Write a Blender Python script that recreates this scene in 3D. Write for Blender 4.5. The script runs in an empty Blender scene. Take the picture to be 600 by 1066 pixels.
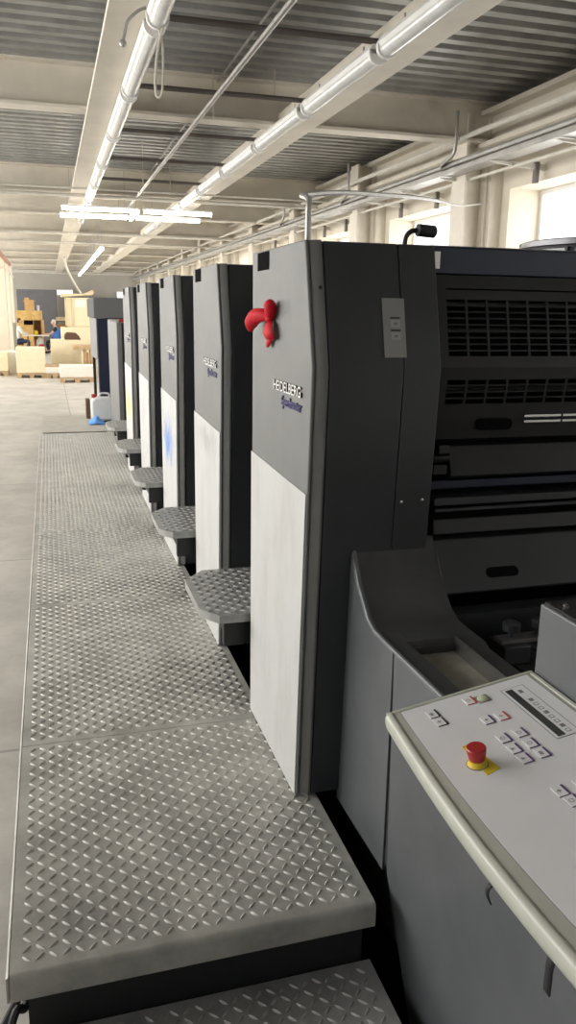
import bpy, bmesh, math, random
from mathutils import Vector, Matrix
random.seed(7)
S = bpy.context.scene
C = S.collection
EYE = 1.97                                   # eye height above the floor
# ------------------------------------------------------------------ camera basis (from the photo's vanishing points)
CX, CY = 300.0, 533.0
VPY, VPX = (50.0, 321.0), (3200.0, 368.0)
F = math.sqrt(-((VPY[0]-CX)*(VPX[0]-CX) + (VPY[1]-CY)*(VPX[1]-CY)))
_y = Vector((VPY[0]-CX, VPY[1]-CY, F)).normalized()
_x = Vector((VPX[0]-CX, VPX[1]-CY, F)); _x = (_x - _x.dot(_y)*_y).normalized()
_z = _x.cross(_y)
if _z.y > 0: _z = -_z
ROT = Matrix((_x, _y, _z))
def ray(px, py): return ROT @ Vector((px-CX, py-CY, F))
def atY(px, py, Y):
    r = ray(px, py); r = r*(Y/r.y); return Vector((r.x, r.y, r.z+EYE))
def atX(px, py, X):
    r = ray(px, py); r = r*(X/r.x); return Vector((r.x, r.y, r.z+EYE))
def atZ(px, py, z):
    r = ray(px, py); r = r*((z-EYE)/r.z); return Vector((r.x, r.y, r.z+EYE))

# ------------------------------------------------------------------ materials
def mat(name, col, rough=.55, metal=0.0, noise=0.0, nscale=6.0, bump=0.0, bscale=60.0, emit=None, spec=.5):
    m = bpy.data.materials.new(name); m.use_nodes = True
    nt = m.node_tree; b = nt.nodes['Principled BSDF']
    b.inputs['Base Color'].default_value = (*col, 1)
    b.inputs['Roughness'].default_value = rough
    b.inputs['Metallic'].default_value = metal
    b.inputs['Specular IOR Level'].default_value = spec
    if noise or bump: tc = nt.nodes.new('ShaderNodeTexCoord')
    if noise:
        n = nt.nodes.new('ShaderNodeTexNoise'); n.inputs['Scale'].default_value = nscale
        n.inputs['Detail'].default_value = 6; n.inputs['Roughness'].default_value = .65
        nt.links.new(tc.outputs['Object'], n.inputs['Vector'])
        r = nt.nodes.new('ShaderNodeMapRange'); r.inputs['From Min'].default_value = .3; r.inputs['From Max'].default_value = .7
        r.inputs['To Min'].default_value = 1-noise; r.inputs['To Max'].default_value = 1+noise
        nt.links.new(n.outputs['Fac'], r.inputs['Value'])
        v = nt.nodes.new('ShaderNodeVectorMath'); v.operation = 'SCALE'
        v.inputs[0].default_value = col
        nt.links.new(r.outputs['Result'], v.inputs['Scale'])
        nt.links.new(v.outputs['Vector'], b.inputs['Base Color'])
    if bump:
        n2 = nt.nodes.new('ShaderNodeTexNoise'); n2.inputs['Scale'].default_value = bscale; n2.inputs['Detail'].default_value = 4
        nt.links.new(tc.outputs['Object'], n2.inputs['Vector'])
        bp = nt.nodes.new('ShaderNodeBump'); bp.inputs['Strength'].default_value = bump; bp.inputs['Distance'].default_value = .01
        nt.links.new(n2.outputs['Fac'], bp.inputs['Height']); nt.links.new(bp.outputs['Normal'], b.inputs['Normal'])
    if emit:
        b.inputs['Emission Color'].default_value = (*emit[0], 1); b.inputs['Emission Strength'].default_value = emit[1]
    return m

def stain_mat(name, base, stain, cy, cz, ry, rz, amount):
    """white sheet with smudges and one coloured paint stain of its own shape (object space: y, z)"""
    m = mat(name, base, .6)
    nt = m.node_tree; b = nt.nodes['Principled BSDF']; N = nt.nodes.new; L = nt.links.new
    tc = N('ShaderNodeTexCoord')
    sm = N('ShaderNodeTexNoise'); sm.inputs['Scale'].default_value = 2.2; sm.inputs['Detail'].default_value = 8; sm.inputs['Roughness'].default_value = .7
    mp = N('ShaderNodeMapping'); mp.inputs['Scale'].default_value = (1, 2.5, .9); L(tc.outputs['Object'], mp.inputs['Vector']); L(mp.outputs['Vector'], sm.inputs['Vector'])
    r1 = N('ShaderNodeMapRange'); r1.inputs['From Min'].default_value = .47; r1.inputs['From Max'].default_value = .8; r1.inputs['To Max'].default_value = .6
    L(sm.outputs['Fac'], r1.inputs['Value'])
    mx = N('ShaderNodeMix'); mx.data_type = 'RGBA'; mx.inputs['A'].default_value = (*base, 1); mx.inputs['B'].default_value = (.38, .36, .34, 1)
    L(r1.outputs['Result'], mx.inputs['Factor'])
    sp = N('ShaderNodeMapping'); sp.vector_type = 'POINT'
    sp.inputs['Location'].default_value = (0, -cy/ry, -cz/rz); sp.inputs['Scale'].default_value = (0, 1/ry, 1/rz)
    L(tc.outputs['Object'], sp.inputs['Vector'])
    ln = N('ShaderNodeVectorMath'); ln.operation = 'LENGTH'; L(sp.outputs['Vector'], ln.inputs[0])
    n3 = N('ShaderNodeTexNoise'); n3.inputs['Scale'].default_value = 7; n3.inputs['Detail'].default_value = 8; n3.inputs['Roughness'].default_value = .75; L(mp.outputs['Vector'], n3.inputs['Vector'])
    ad = N('ShaderNodeMath'); ad.operation = 'MULTIPLY_ADD'; L(n3.outputs['Fac'], ad.inputs[0]); ad.inputs[1].default_value = 3.2; L(ln.outputs['Value'], ad.inputs[2])
    r2 = N('ShaderNodeMapRange'); r2.inputs['From Min'].default_value = 2.35; r2.inputs['From Max'].default_value = 1.75; r2.inputs['To Min'].default_value = 0; r2.inputs['To Max'].default_value = amount
    L(ad.outputs['Value'], r2.inputs['Value'])
    m2 = N('ShaderNodeMix'); m2.data_type = 'RGBA'; m2.inputs['B'].default_value = (*stain, 1)
    L(mx.outputs['Result'], m2.inputs['A']); L(r2.outputs['Result'], m2.inputs['Factor'])
    L(m2.outputs['Result'], b.inputs['Base Color'])
    return m

def floor_mat():
    m = mat('concrete_floor', (.5, .47, .42), .6, bump=.05, bscale=30)
    nt = m.node_tree; b = nt.nodes['Principled BSDF']; N = nt.nodes.new; L = nt.links.new
    tc = N('ShaderNodeTexCoord')
    br = N('ShaderNodeTexBrick'); br.offset = 0.0; br.inputs['Scale'].default_value = 1.0
    br.inputs['Brick Width'].default_value = 2.0; br.inputs['Row Height'].default_value = 3.0
    br.inputs['Mortar Size'].default_value = .012; br.inputs['Mortar Smooth'].default_value = .4
    br.inputs['Color1'].default_value = (.55, .52, .475, 1); br.inputs['Color2'].default_value = (.48, .455, .41, 1)
    br.inputs['Mortar'].default_value = (.33, .31, .28, 1)
    L(tc.outputs['Object'], br.inputs['Vector'])
    n = N('ShaderNodeTexNoise'); n.inputs['Scale'].default_value = 1.7; n.inputs['Detail'].default_value = 9; n.inputs['Roughness'].default_value = .7
    L(tc.outputs['Object'], n.inputs['Vector'])
    r = N('ShaderNodeMapRange'); r.inputs['From Min'].default_value = .3; r.inputs['From Max'].default_value = .7; r.inputs['To Min'].default_value = .72; r.inputs['To Max'].default_value = 1.15
    L(n.outputs['Fac'], r.inputs['Value'])
    v = N('ShaderNodeVectorMath'); v.operation = 'SCALE'; L(br.outputs['Color'], v.inputs[0]); L(r.outputs['Result'], v.inputs['Scale'])
    L(v.outputs['Vector'], b.inputs['Base Color'])
    return m

def glass_mat():
    m = bpy.data.materials.new('window_glass'); m.use_nodes = True
    nt = m.node_tree; nt.nodes.clear(); N = nt.nodes.new; L = nt.links.new
    o = N('ShaderNodeOutputMaterial'); mx = N('ShaderNodeMixShader'); t = N('ShaderNodeBsdfTransparent'); g = N('ShaderNodeBsdfGlossy')
    g.inputs['Roughness'].default_value = .05; mx.inputs[0].default_value = .06
    L(t.outputs[0], mx.inputs[1]); L(g.outputs[0], mx.inputs[2]); L(mx.outputs[0], o.inputs[0])
    return m

def osb_mat():
    m = mat('chipboard', (.62, .42, .16), .8)
    nt = m.node_tree; b = nt.nodes['Principled BSDF']; N = nt.nodes.new; L = nt.links.new
    tc = N('ShaderNodeTexCoord'); v = N('ShaderNodeTexVoronoi'); v.inputs['Scale'].default_value = 9
    L(tc.outputs['Object'], v.inputs['Vector'])
    r = N('ShaderNodeValToRGB'); r.color_ramp.elements[0].color = (.75, .52, .2, 1); r.color_ramp.elements[1].color = (.5, .32, .1, 1)
    L(v.outputs['Color'], r.inputs['Fac']); L(r.outputs['Color'], b.inputs['Base Color'])
    return m

M = dict(
    floor=floor_mat(), glass=glass_mat(), osb=osb_mat(),
    wall=mat('cream_plaster', (.70, .64, .53), .9, noise=.06, nscale=1.5),
    wall_grey=mat('grey_plaster', (.40, .375, .33), .9, noise=.06, nscale=1.0),
    partition=mat('dark_grey_partition', (.14, .14, .15), .8, noise=.08),
    beam=mat('cream_steel_paint', (.66, .61, .52), .6, noise=.09, nscale=2.0),
    deck=mat('galvanised_deck', (.36, .36, .34), .42, .35, noise=.22, nscale=3.0),
    batten=mat('white_batten', (.72, .71, .68), .5, noise=.05),
    lens=mat('clear_lens', (.62, .62, .60), .18, 0, noise=.1, nscale=9),
    tube_on=mat('lit_tube', (1, 1, 1), .5, emit=((1, .92, .80), 28.0)),
    conduit=mat('dark_conduit', (.13, .11, .10), .6),
    zinc=mat('zinc_conduit', (.38, .37, .35), .45, .5, noise=.15),
    cream_pipe=mat('cream_pipe', (.60, .57, .50), .55, noise=.1),
    pink_pipe=mat('rust_pink_pipe', (.42, .24, .18), .7, noise=.15),
    wire=mat('pale_wire', (.55, .52, .44), .7),
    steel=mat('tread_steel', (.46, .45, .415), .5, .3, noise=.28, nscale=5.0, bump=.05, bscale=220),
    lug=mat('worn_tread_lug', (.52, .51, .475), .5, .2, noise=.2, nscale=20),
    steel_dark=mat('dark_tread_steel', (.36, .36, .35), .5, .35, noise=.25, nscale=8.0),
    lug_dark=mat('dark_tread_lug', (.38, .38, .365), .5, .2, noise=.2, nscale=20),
    smooth_plate=mat('pale_floor_plate', (.46, .44, .39), .55, .2, noise=.12),
    grey=mat('light_grey_enamel', (.17, .171, .168), .6, .05, noise=.09, nscale=4.0, bump=.02, bscale=300),
    trim=mat('mid_grey_enamel', (.135, .133, .126), .45, .05, noise=.12, nscale=9),
    charcoal=mat('charcoal_enamel', (.035, .0375, .042), .42, .05, noise=.12, nscale=5, bump=.03, bscale=400),
    slate=mat('slate_enamel', (.14, .148, .157), .35, .25, noise=.14, nscale=3.0),
    slate_top=mat('dark_slate_enamel', (.068, .069, .07), .38, .2, noise=.22, nscale=7),
    black=mat('black_enamel', (.016, .017, .019), .45, .1, noise=.2, nscale=8),
    guard=mat('black_guard', (.0115, .0125, .0135), .42, .1, noise=.15, nscale=8),
    navy=mat('navy_enamel', (.012, .017, .04), .35, .1),
    void=mat('shade_black', (.006, .006, .007), .9, spec=.03),  # flat black, paints in the shade of openings, gaps and inner cavities
    chrome=mat('worn_chrome', (.5, .5, .48), .25, .95),
    grey_key=mat('grey_key', (.36, .355, .345), .5),
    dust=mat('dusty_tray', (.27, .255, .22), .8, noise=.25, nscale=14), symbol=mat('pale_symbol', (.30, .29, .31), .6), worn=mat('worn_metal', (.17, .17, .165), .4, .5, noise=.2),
    hood=mat('matt_dark_hood', (.12, .122, .125), .85, spec=.1),
    label=mat('grey_label', (.27, .27, .26), .55, noise=.05),
    ink=mat('black_ink', (.03, .03, .035), .6),
    white=mat('white_paint', (.78, .77, .75), .5),
    logo_blue=mat('violet_blue_letters', (.05, .05, .17), .4),
    red=mat('red_plastic', (.42, .025, .025), .35),
    ribbon=mat('red_satin', (.52, .008, .02), .65, noise=.15, nscale=30, spec=.2),
    yellow=mat('yellow_plastic', (.75, .55, .03), .4),
    panel=mat('pale_grey_overlay', (.76, .755, .77), .5, noise=.03, nscale=8),
    rim=mat('ivory_rim', (.52, .53, .46), .35, noise=.06, nscale=20),
    rim_flat=mat('putty_rim', (.46, .46, .40), .45, noise=.06, nscale=20),
    key=mat('key_white', (.78, .775, .785), .4),
    violet=mat('violet_print', (.10, .05, .16), .5),
    redprint=mat('red_print', (.5, .06, .07), .5),
    lcd=mat('dark_display', (.05, .053, .05), .2),
    green=mat('pale_green_lens', (.55, .58, .42), .25),
    greyprint=mat('grey_print', (.2, .2, .21), .6),
    rubber=mat('black_rubber', (.02, .02, .022), .6),
    paper=mat('cream_paper', (.78, .70, .50), .85, noise=.05),
    paper_white=mat('white_paper', (.82, .79, .72), .85, noise=.05, nscale=12),
    wood=mat('pallet_wood', (.48, .34, .19), .8, noise=.2, nscale=10),
    card=mat('cardboard', (.55, .34, .14), .85, noise=.08),
    brown=mat('dark_brown', (.10, .055, .03), .7, noise=.1),
    cabinet=mat('brown_cabinet', (.32, .17, .06), .7, noise=.1),
    beige=mat('beige_board', (.27, .25, .19), .8, noise=.05),
    skin=mat('skin', (.60, .36, .25), .6),
    hair_grey=mat('grey_hair', (.62, .58, .50), .8), hair_brown=mat('brown_hair', (.10, .05, .03), .8),
    vest=mat('blue_cloth', (.07, .20, .55), .8), denim=mat('navy_denim', (.03, .05, .12), .8),
    blackcloth=mat('black_cloth', (.02, .02, .03), .8), shirt=mat('white_shirt', (.75, .73, .66), .8),
    ragblue=mat('blue_rag', (.12, .33, .75), .8, noise=.15, nscale=30),
    can=mat('milky_plastic', (.66, .67, .67), .45, noise=.04),
    drum=mat('brushed_drum', (.16, .16, .17), .35, .6),
    parchment=mat('pale_board', (.66, .56, .36), .8, noise=.06),
)

# ------------------------------------------------------------------ mesh building
ORIG = {}
class MB:
    def __init__(s): s.v = []; s.f = []; s.m = []
    def add(s, vs, fs, mi=0):
        o = len(s.v); s.v += [tuple(v) for v in vs]; s.f += [tuple(i+o for i in f) for f in fs]; s.m += [mi]*len(fs); return s
    def box(s, x0, x1, y0, y1, z0, z1, mi=0):
        return s.add([(x0,y0,z0),(x1,y0,z0),(x1,y1,z0),(x0,y1,z0),(x0,y0,z1),(x1,y0,z1),(x1,y1,z1),(x0,y1,z1)],
                     [(3,2,1,0),(4,5,6,7),(0,1,5,4),(1,2,6,5),(2,3,7,6),(3,0,4,7)], mi)
    def prism(s, poly, ax, a, b, mi=0):
        """poly in the two other axes (x:(y,z) y:(x,z) z:(x,y)), extruded from a to b along ax"""
        def P(p, t): return {'x': (t, p[0], p[1]), 'y': (p[0], t, p[1]), 'z': (p[0], p[1], t)}[ax]
        n = len(poly)
        area = sum(poly[i][0]*poly[(i+1) % n][1]-poly[(i+1) % n][0]*poly[i][1] for i in range(n))
        if (area < 0) != (ax == 'y'): poly = poly[::-1]
        if b < a: a, b = b, a
        vs = [P(p, a) for p in poly]+[P(p, b) for p in poly]
        fs = [tuple(reversed(range(n))), tuple(range(n, 2*n))]+[(i, (i+1) % n, n+(i+1) % n, n+i) for i in range(n)]
        return s.add(vs, fs, mi)
    def tube(s, pts, r, n=8, mi=0, close=False):
        pts = [Vector(p) for p in pts]; rs = r if isinstance(r, (list, tuple)) else [r]*len(pts)
        t0 = (pts[1]-pts[0]).normalized(); up = Vector((0,0,1)) if abs(t0.z) < .9 else Vector((1,0,0))
        a = t0.cross(up).normalized(); vs = []
        for i, p in enumerate(pts):
            t = (pts[min(i+1, len(pts)-1)]-pts[max(i-1, 0)]).normalized()
            a = (a-t*a.dot(t)).normalized(); b = t.cross(a)
            for k in range(n):
                w = 2*math.pi*k/n; vs.append(p+(a*math.cos(w)+b*math.sin(w))*rs[i])
        fs = [(i*n+k, i*n+(k+1) % n, (i+1)*n+(k+1) % n, (i+1)*n+k) for i in range(len(pts)-1) for k in range(n)]
        fs += [tuple(reversed(range(n))), tuple(range((len(pts)-1)*n, len(pts)*n))]
        return s.add(vs, fs, mi)
    def lathe(s, prof, c, ax=Vector((0,0,1)), n=24, mi=0):
        """prof: (radius, height) pairs along the axis ax from point c"""
        c = Vector(c); ax = Vector(ax).normalized(); u = ax.orthogonal().normalized(); w = ax.cross(u); vs = []
        for r, h in prof:
            for k in range(n):
                t = 2*math.pi*k/n; vs.append(c+ax*h+(u*math.cos(t)+w*math.sin(t))*max(r, 1e-4))
        m = len(prof)
        fs = [(i*n+k, i*n+(k+1) % n, (i+1)*n+(k+1) % n, (i+1)*n+k) for i in range(m-1) for k in range(n)]
        fs += [tuple(reversed(range(n))), tuple(range((m-1)*n, m*n))]
        return s.add(vs, fs, mi)
    def ball(s, c, r, n=12, mi=0):
        c = Vector(c); r = r if isinstance(r, (tuple, list)) else (r, r, r); vs = []; h = n//2+1
        for i in range(h+1):
            a = math.pi*i/h
            for k in range(n):
                t = 2*math.pi*k/n; q = max(math.sin(a), 1e-3)
                vs.append((c.x+r[0]*q*math.cos(t), c.y+r[1]*q*math.sin(t), c.z+r[2]*math.cos(a)))
        fs = [(i*n+k, (i+1)*n+k, (i+1)*n+(k+1) % n, i*n+(k+1) % n) for i in range(h) for k in range(n)]
        fs += [tuple(range(n)), tuple(reversed(range(h*n, (h+1)*n)))]
        return s.add(vs, fs, mi)
    def build(s, name, mats, parent=None, bevel=0, smooth=True, angle=35, segs=2):
        mats = mats if isinstance(mats, (list, tuple)) else [mats]
        if parent is not None: o0 = ORIG[parent.name]
        else:
            xs, ys, zs = zip(*s.v)
            o0 = Vector(((min(xs)+max(xs))/2, (min(ys)+max(ys))/2, min(zs)))
        me = bpy.data.meshes.new(name)
        me.from_pydata([(v[0]-o0.x, v[1]-o0.y, v[2]-o0.z) for v in s.v], [], s.f)
        for m in mats: me.materials.append(m)
        me.polygons.foreach_set('material_index', s.m)
        me.update()
        if smooth:
            me.polygons.foreach_set('use_smooth', [True]*len(me.polygons)); me.set_sharp_from_angle(angle=math.radians(angle))
        o = bpy.data.objects.new(name, me); C.objects.link(o)
        if parent is not None: o.parent = parent
        else: o.location = o0
        ORIG[o.name] = o0
        if bevel:
            b = o.modifiers.new('bevel', 'BEVEL'); b.width = bevel; b.segments = segs; b.limit_method = 'ANGLE'; b.angle_limit = math.radians(40)
        return o
def root(name, loc, label, cat, group=None):
    o = bpy.data.objects.new(name, None); C.objects.link(o); o.location = loc; ORIG[o.name] = Vector(loc)
    o.empty_display_size = .1
    return tag(o, label, cat, group)
def tag(o, label, cat, group=None):
    o['label'] = label; o['category'] = cat
    if group: o['group'] = group
    return o
def struct(o): o['kind'] = 'structure'; return o
def copy_tree(o, parent=None):
    c = o.copy(); C.objects.link(c)
    if parent is not None: c.parent = parent
    for ch in list(o.children): copy_tree(ch, c)
    return c
def arc(c, r, a0, a1, n, e1, e2):
    c = Vector(c); e1 = Vector(e1); e2 = Vector(e2)
    return [c+(e1*math.cos(math.radians(a0+(a1-a0)*i/n))+e2*math.sin(math.radians(a0+(a1-a0)*i/n)))*r for i in range(n+1)]
def smoothpts(pts, k=6):
    P = [Vector(p) for p in pts]; out = []
    for i in range(len(P)-1):
        p0, p1, p2, p3 = P[max(i-1, 0)], P[i], P[i+1], P[min(i+2, len(P)-1)]
        for j in range(k):
            t = j/k; out.append(.5*((2*p1)+(p2-p0)*t+(2*p0-5*p1+4*p2-p3)*t*t+(3*p1-p0-3*p2+p3)*t**3))
    out.append(P[-1]); return out
def text_obj(body, size, depth, origin, right, up, mats, name, parent, shear=0, sx=1.0, bold=0):
    cu = bpy.data.curves.new('t', 'FONT'); cu.body = body; cu.size = size; cu.extrude = depth/2; cu.shear = shear; cu.offset = bold
    cu.resolution_u = 3
    t = bpy.data.objects.new('t', cu); C.objects.link(t); bpy.context.view_layer.update()
    me = bpy.data.meshes.new_from_object(t.evaluated_get(bpy.context.evaluated_depsgraph_get()))
    bpy.data.objects.remove(t); bpy.data.curves.remove(cu)
    right = Vector(right).normalized(); up = Vector(up).normalized(); nor = right.cross(up)
    o0 = ORIG[parent.name]; w = max(v.co.x for v in me.vertices)
    for v in me.vertices:
        p = Vector(origin)+right*(v.co.x*sx)+up*v.co.y+nor*(v.co.z+depth/2)
        v.co = p-o0
    me.materials.clear()
    for m in mats: me.materials.append(m)
    for p in me.polygons: p.material_index = 0 if (len(mats) == 1 or p.normal.dot(nor) > .7) else 1
    me.name = name
    o = bpy.data.objects.new(name, me); C.objects.link(o); o.parent = parent; ORIG[o.name] = o0
    return o

# ================================================================== the room
XL, XR, Y0, Y1 = -4.6, 5.0, -9.0, 46.0
ZB, ZD = EYE+1.85, EYE+2.27                    # beam underside, deck
b = MB(); b.box(XL-.4, XR+.6, Y0-.3, Y1+.3, -.12, 0); struct(b.build('floor', M['floor'], smooth=False))
# corrugated steel deck, ribs running across the hall
d = MB(); yy = Y0; prof = []
pitch = .23
while yy < Y1:
    prof += [(yy, ZD), (yy+.085, ZD), (yy+.110, ZD+.12), (yy+.205, ZD+.12)]; yy += pitch
vs = []; fs = []
for x in (XL, XR+.5): vs += [(x, p[0], p[1]) for p in prof]
n = len(prof)
d.add(vs, [(i, i+1, n+i+1, n+i) for i in range(n-1)])
dk = d.build('ceiling', M['deck'], smooth=False); struct(dk)
sd = dk.modifiers.new('solid', 'SOLIDIFY'); sd.thickness = .012; sd.offset = 1
b = MB(); b.box(XL-.4, XR+.6, Y0-.3, Y1+.3, ZD+.15, ZD+.3); struct(b.build('trim_roof', M['wall'], smooth=False))
# transverse I-beams
k = 1
for yb in (-3.5, 2.4, 8.55, 14.45, 17.7, 21.8, 25.9, 30, 34.1, 38.2, 42.3):
    b = MB(); b.box(XL, XR, yb+.10, yb+.13, ZB+.03, ZD); b.box(XL, XR, yb, yb+.23, ZB, ZB+.03); b.box(XL, XR, yb, yb+.23, ZD-.03, ZD-.002)
    struct(b.build('trim_%d' % k, M['beam'], smooth=False)); k += 1
# longitudinal girders
for (x0, x1) in ((.46, .83), (2.36, 2.74), (-3.2, -2.86)):
    b = MB(); b.box(x0, x1, Y0, Y1, ZB-.012, ZB+.02); b.box(x0+.03, x1-.03, Y0, Y1, ZB+.02, ZB+.13)
    struct(b.build('trim_%d' % k, M['beam'], bevel=.006)); k += 1
# far end wall with dark partition
b = MB(); b.box(XL, XR+.5, Y1, Y1+.25, 0, ZD+.12); struct(b.build('wall_back', M['wall_grey'], smooth=False))
b = MB(); b.box(XL-.4, XR+.6, Y0-.25, Y0, 0, ZD+.12); struct(b.build('wall_front', M['wall_grey'], smooth=False))
a0 = atY(18, 302, 44.0); a1 = atY(58.5, 302, 44.0)
b = MB(); b.box(a0.x-.05, a1.x, 44, 44.12, 0, a0.z); b.box(a0.x-.05, a1.x, 43.97, 44.15, a0.z, a0.z+.05)
struct(b.build('trim_%d' % k, M['partition'], smooth=False)); k += 1
a = atY(75, 309, 45.0)
b = MB(); b.box(a.x, 4.9, 45, 45.1, 0, a.z-.05); b.box(a.x, 4.9, 44.97, 45.13, a.z-.05, a.z)
struct(b.build('trim_%d' % k, M['partition'], smooth=False)); k += 1
# bands on the end wall under the deck
b = MB(); p = atY(60, 284, 45.9); b.box(XL, XR, 45.75, 46, p.z-.05, p.z+.12); struct(b.build('trim_%d' % k, M['cream_pipe'], smooth=False)); k += 1

# side walls with window openings, sill, head and piers; windows with frames and panes
WZ0, WZ1 = 1.0, EYE+1.36
def side_wall(name, xi, xo, ys, wy, WZ0=1.0, WZ1=EYE+1.36):
    b = MB(); x0, x1 = min(xi, xo), max(xi, xo)
    b.box(x0, x1, Y0, Y1, 0, WZ0); b.box(x0, x1, Y0, Y1, WZ1, ZD+.12)
    y = Y0
    for (a, c) in wy: b.box(x0, x1, y, a, WZ0, WZ1); y = c
    b.box(x0, x1, y, Y1, WZ0, WZ1)
    return struct(b.build(name, M['wall'], smooth=False))
wr = [(9.25+3.35*i, 11.75+3.35*i) for i in range(-5, 11)]
wl = [(Y0+.8+3.35*i, Y0+3.6+3.35*i) for i in range(0, 16)]
side_wall('wall_right', XR, XR+.5, 0, wr)
side_wall('wall_left', XL, XL-.4, 0, wl, 1.5, 4.05)
wn = 1
for (xg, lst, WZ0, WZ1) in ((XR+.42, wr, WZ0, WZ1), (XL-.3, wl, 1.5, 4.05)):
    for (a, c) in lst:
        w = MB(); t = .05
        w.box(xg-.03, xg+.03, a, c, WZ1-t, WZ1); w.box(xg-.03, xg+.03, a, c, WZ0, WZ0+t)
        w.box(xg-.03, xg+.03, a, a+t, WZ0+t, WZ1-t); w.box(xg-.03, xg+.03, c-t, c, WZ0+t, WZ1-t)
        m_ = (a+c)/2
        if xg < 0: w.box(xg-.025, xg+.025, m_-.025, m_+.025, WZ0+t, WZ1-t)
        o = struct(w.build('window_%d' % wn, M['white'], smooth=False)); wn += 1
        g = MB(); g.box(xg-.004, xg+.004, a+t, c-t, WZ0+t, WZ1-t); g.build('pane', M['glass'], o, smooth=False)
# columns along the right wall, wall beam
for i in range(-4, 11):
    y = 8.62+3.35*i
    b = MB(); b.box(4.55, 4.58, y, y+.30, 0, ZB+.3); b.box(4.82, 4.85, y, y+.30, 0, ZB+.3); b.box(4.58, 4.82, y+.135, y+.165, 0, ZB+.3)
    b.box(4.85, 5.0, y-.06, y+.36, 0, ZB)
    struct(b.build('trim_%d' % k, M['beam'], smooth=False)); k += 1
b = MB(); b.box(4.72, 5.0, Y0, Y1, ZB+.28, ZB+.33); b.box(4.85, 4.89, Y0, Y1, ZB+.0, ZB+.3); b.box(4.72, 5.0, Y0, Y1, ZB-.05, ZB); struct(b.build('trim_%d' % k, M['beam'], smooth=False)); k += 1
# white columns on the left of the far aisle
for (px, Y, w) in ((1.5, 30, .36), (7, 33.5, .30), (11.3, 37, .24)):
    p = atY(px, 300, Y)
    b = MB(); b.box(p.x-w, p.x+w*.4, Y, Y+.35, 0, ZB); b.box(p.x-w-.03, p.x+w*.4+.03, Y-.03, Y+.38, EYE+1.25, EYE+1.33)
    struct(b.build('trim_%d' % k, M['wall'], bevel=.02)); k += 1

# ================================================================== ceiling fittings
def ordinal(i): return ['nearest', 'second', 'third', 'fourth', 'fifth', 'sixth', 'seventh', 'eighth', 'ninth', 'tenth', 'eleventh', 'twelfth'][i]
def make_batten(L, label, group):
    r = root('batten_light', (0, 0, 0), label, 'light', group)
    h = MB(); h.prism([(-.07, 0), (-.055, -.03), (.055, -.03), (.07, 0), (.05, .035), (-.05, .035)], 'y', 0, L); h.build('housing', M['batten'], r, bevel=.004)
    d = MB(); d.prism([(.058*math.cos(t), -.03+.055*math.sin(t)) for t in [math.pi+math.pi*i/8 for i in range(9)]], 'y', .03, L-.03); d.build('diffuser', M['lens'], r, angle=60)
    for y in (0, L-.03):
        e = MB(); e.prism([(.072*math.cos(t), -.03+.066*math.sin(t)) for t in [math.pi+math.pi*i/8 for i in range(9)]]+[(.072, .0), (-.072, .0)], 'y', y, y+.03); e.build('end_cap', M['batten'], r)
    for y in (.3, L-.3): c = MB(); c.tube([(0, y, .035), (0, y, .10)], .006, 6); c.build('hanger', M['zinc'], r)
    return r
zl = EYE+1.77
pr = make_batten(1.62, 'x', 'unlit battens under the girders')
first = True
for row, (x, ys) in dict(left=(.745, [3.9+1.74*i for i in range(8)]), right=(2.30, [3.98+1.74*i for i in range(9)])).items():
    for i, y in enumerate(ys):
        o = pr if first else copy_tree(pr); first = False
        o.location = (x, y, zl)
        o['label'] = 'unlit white tube light in the row under the %s girder, %s from the camera' % (row, ordinal(i))
# lit hanging tubes
def make_tube(L, label, group):
    r = root('tube_light', (0, 0, 0), label, 'light', group)
    b = MB(); b.box(0, L, -.04, .04, .02, .05); b.build('housing', M['batten'], r)
    t = MB(); t.tube([(.015, 0, 0), (L-.015, 0, 0)], .036, 10); t.build('tube', M['tube_on'], r)
    for x in (.15, L-.15): h = MB(); h.tube([(x, 0, .05), (x, 0, .62)], .004, 5); h.build('hanger', M['zinc'], r)
    return r
tb = make_tube(1.19, 'x', 'lit tubes hanging across the hall')
z1 = EYE+1.62
spots = [(.30, 16.35, 0, 'lit tube light across the hall, lower left of the four'), (.31, 15.2, 0, 'lit tube light across the hall, upper left of the four'),
         (1.70, 16.35, 0, 'lit tube light across the hall, lower right of the four'), (1.72, 15.2, 0, 'lit tube light across the hall, upper right of the four'),
         (1.63, 15.35, 90, 'short lit tube light lying lengthwise between the four crosswise ones')]
for i, (x, y, r, l) in enumerate(spots):
    o = tb if i == 0 else copy_tree(tb)
    o.location = (x*.953, y*.953, z1); o.rotation_euler.z = math.radians(r); o['label'] = l
tz = EYE+1.3
for i in range(9):
    o = copy_tree(tb); o.location = (1.22+.007*i, 18.9+1.72*i, tz); o.rotation_euler.z = math.pi/2
    o.scale = (1.3, 1, 1); o['group'] = 'far lit tubes running lengthwise'
    o['label'] = 'lit tube light in the lengthwise line over the far aisle, %s from the camera' % ordinal(i)

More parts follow.
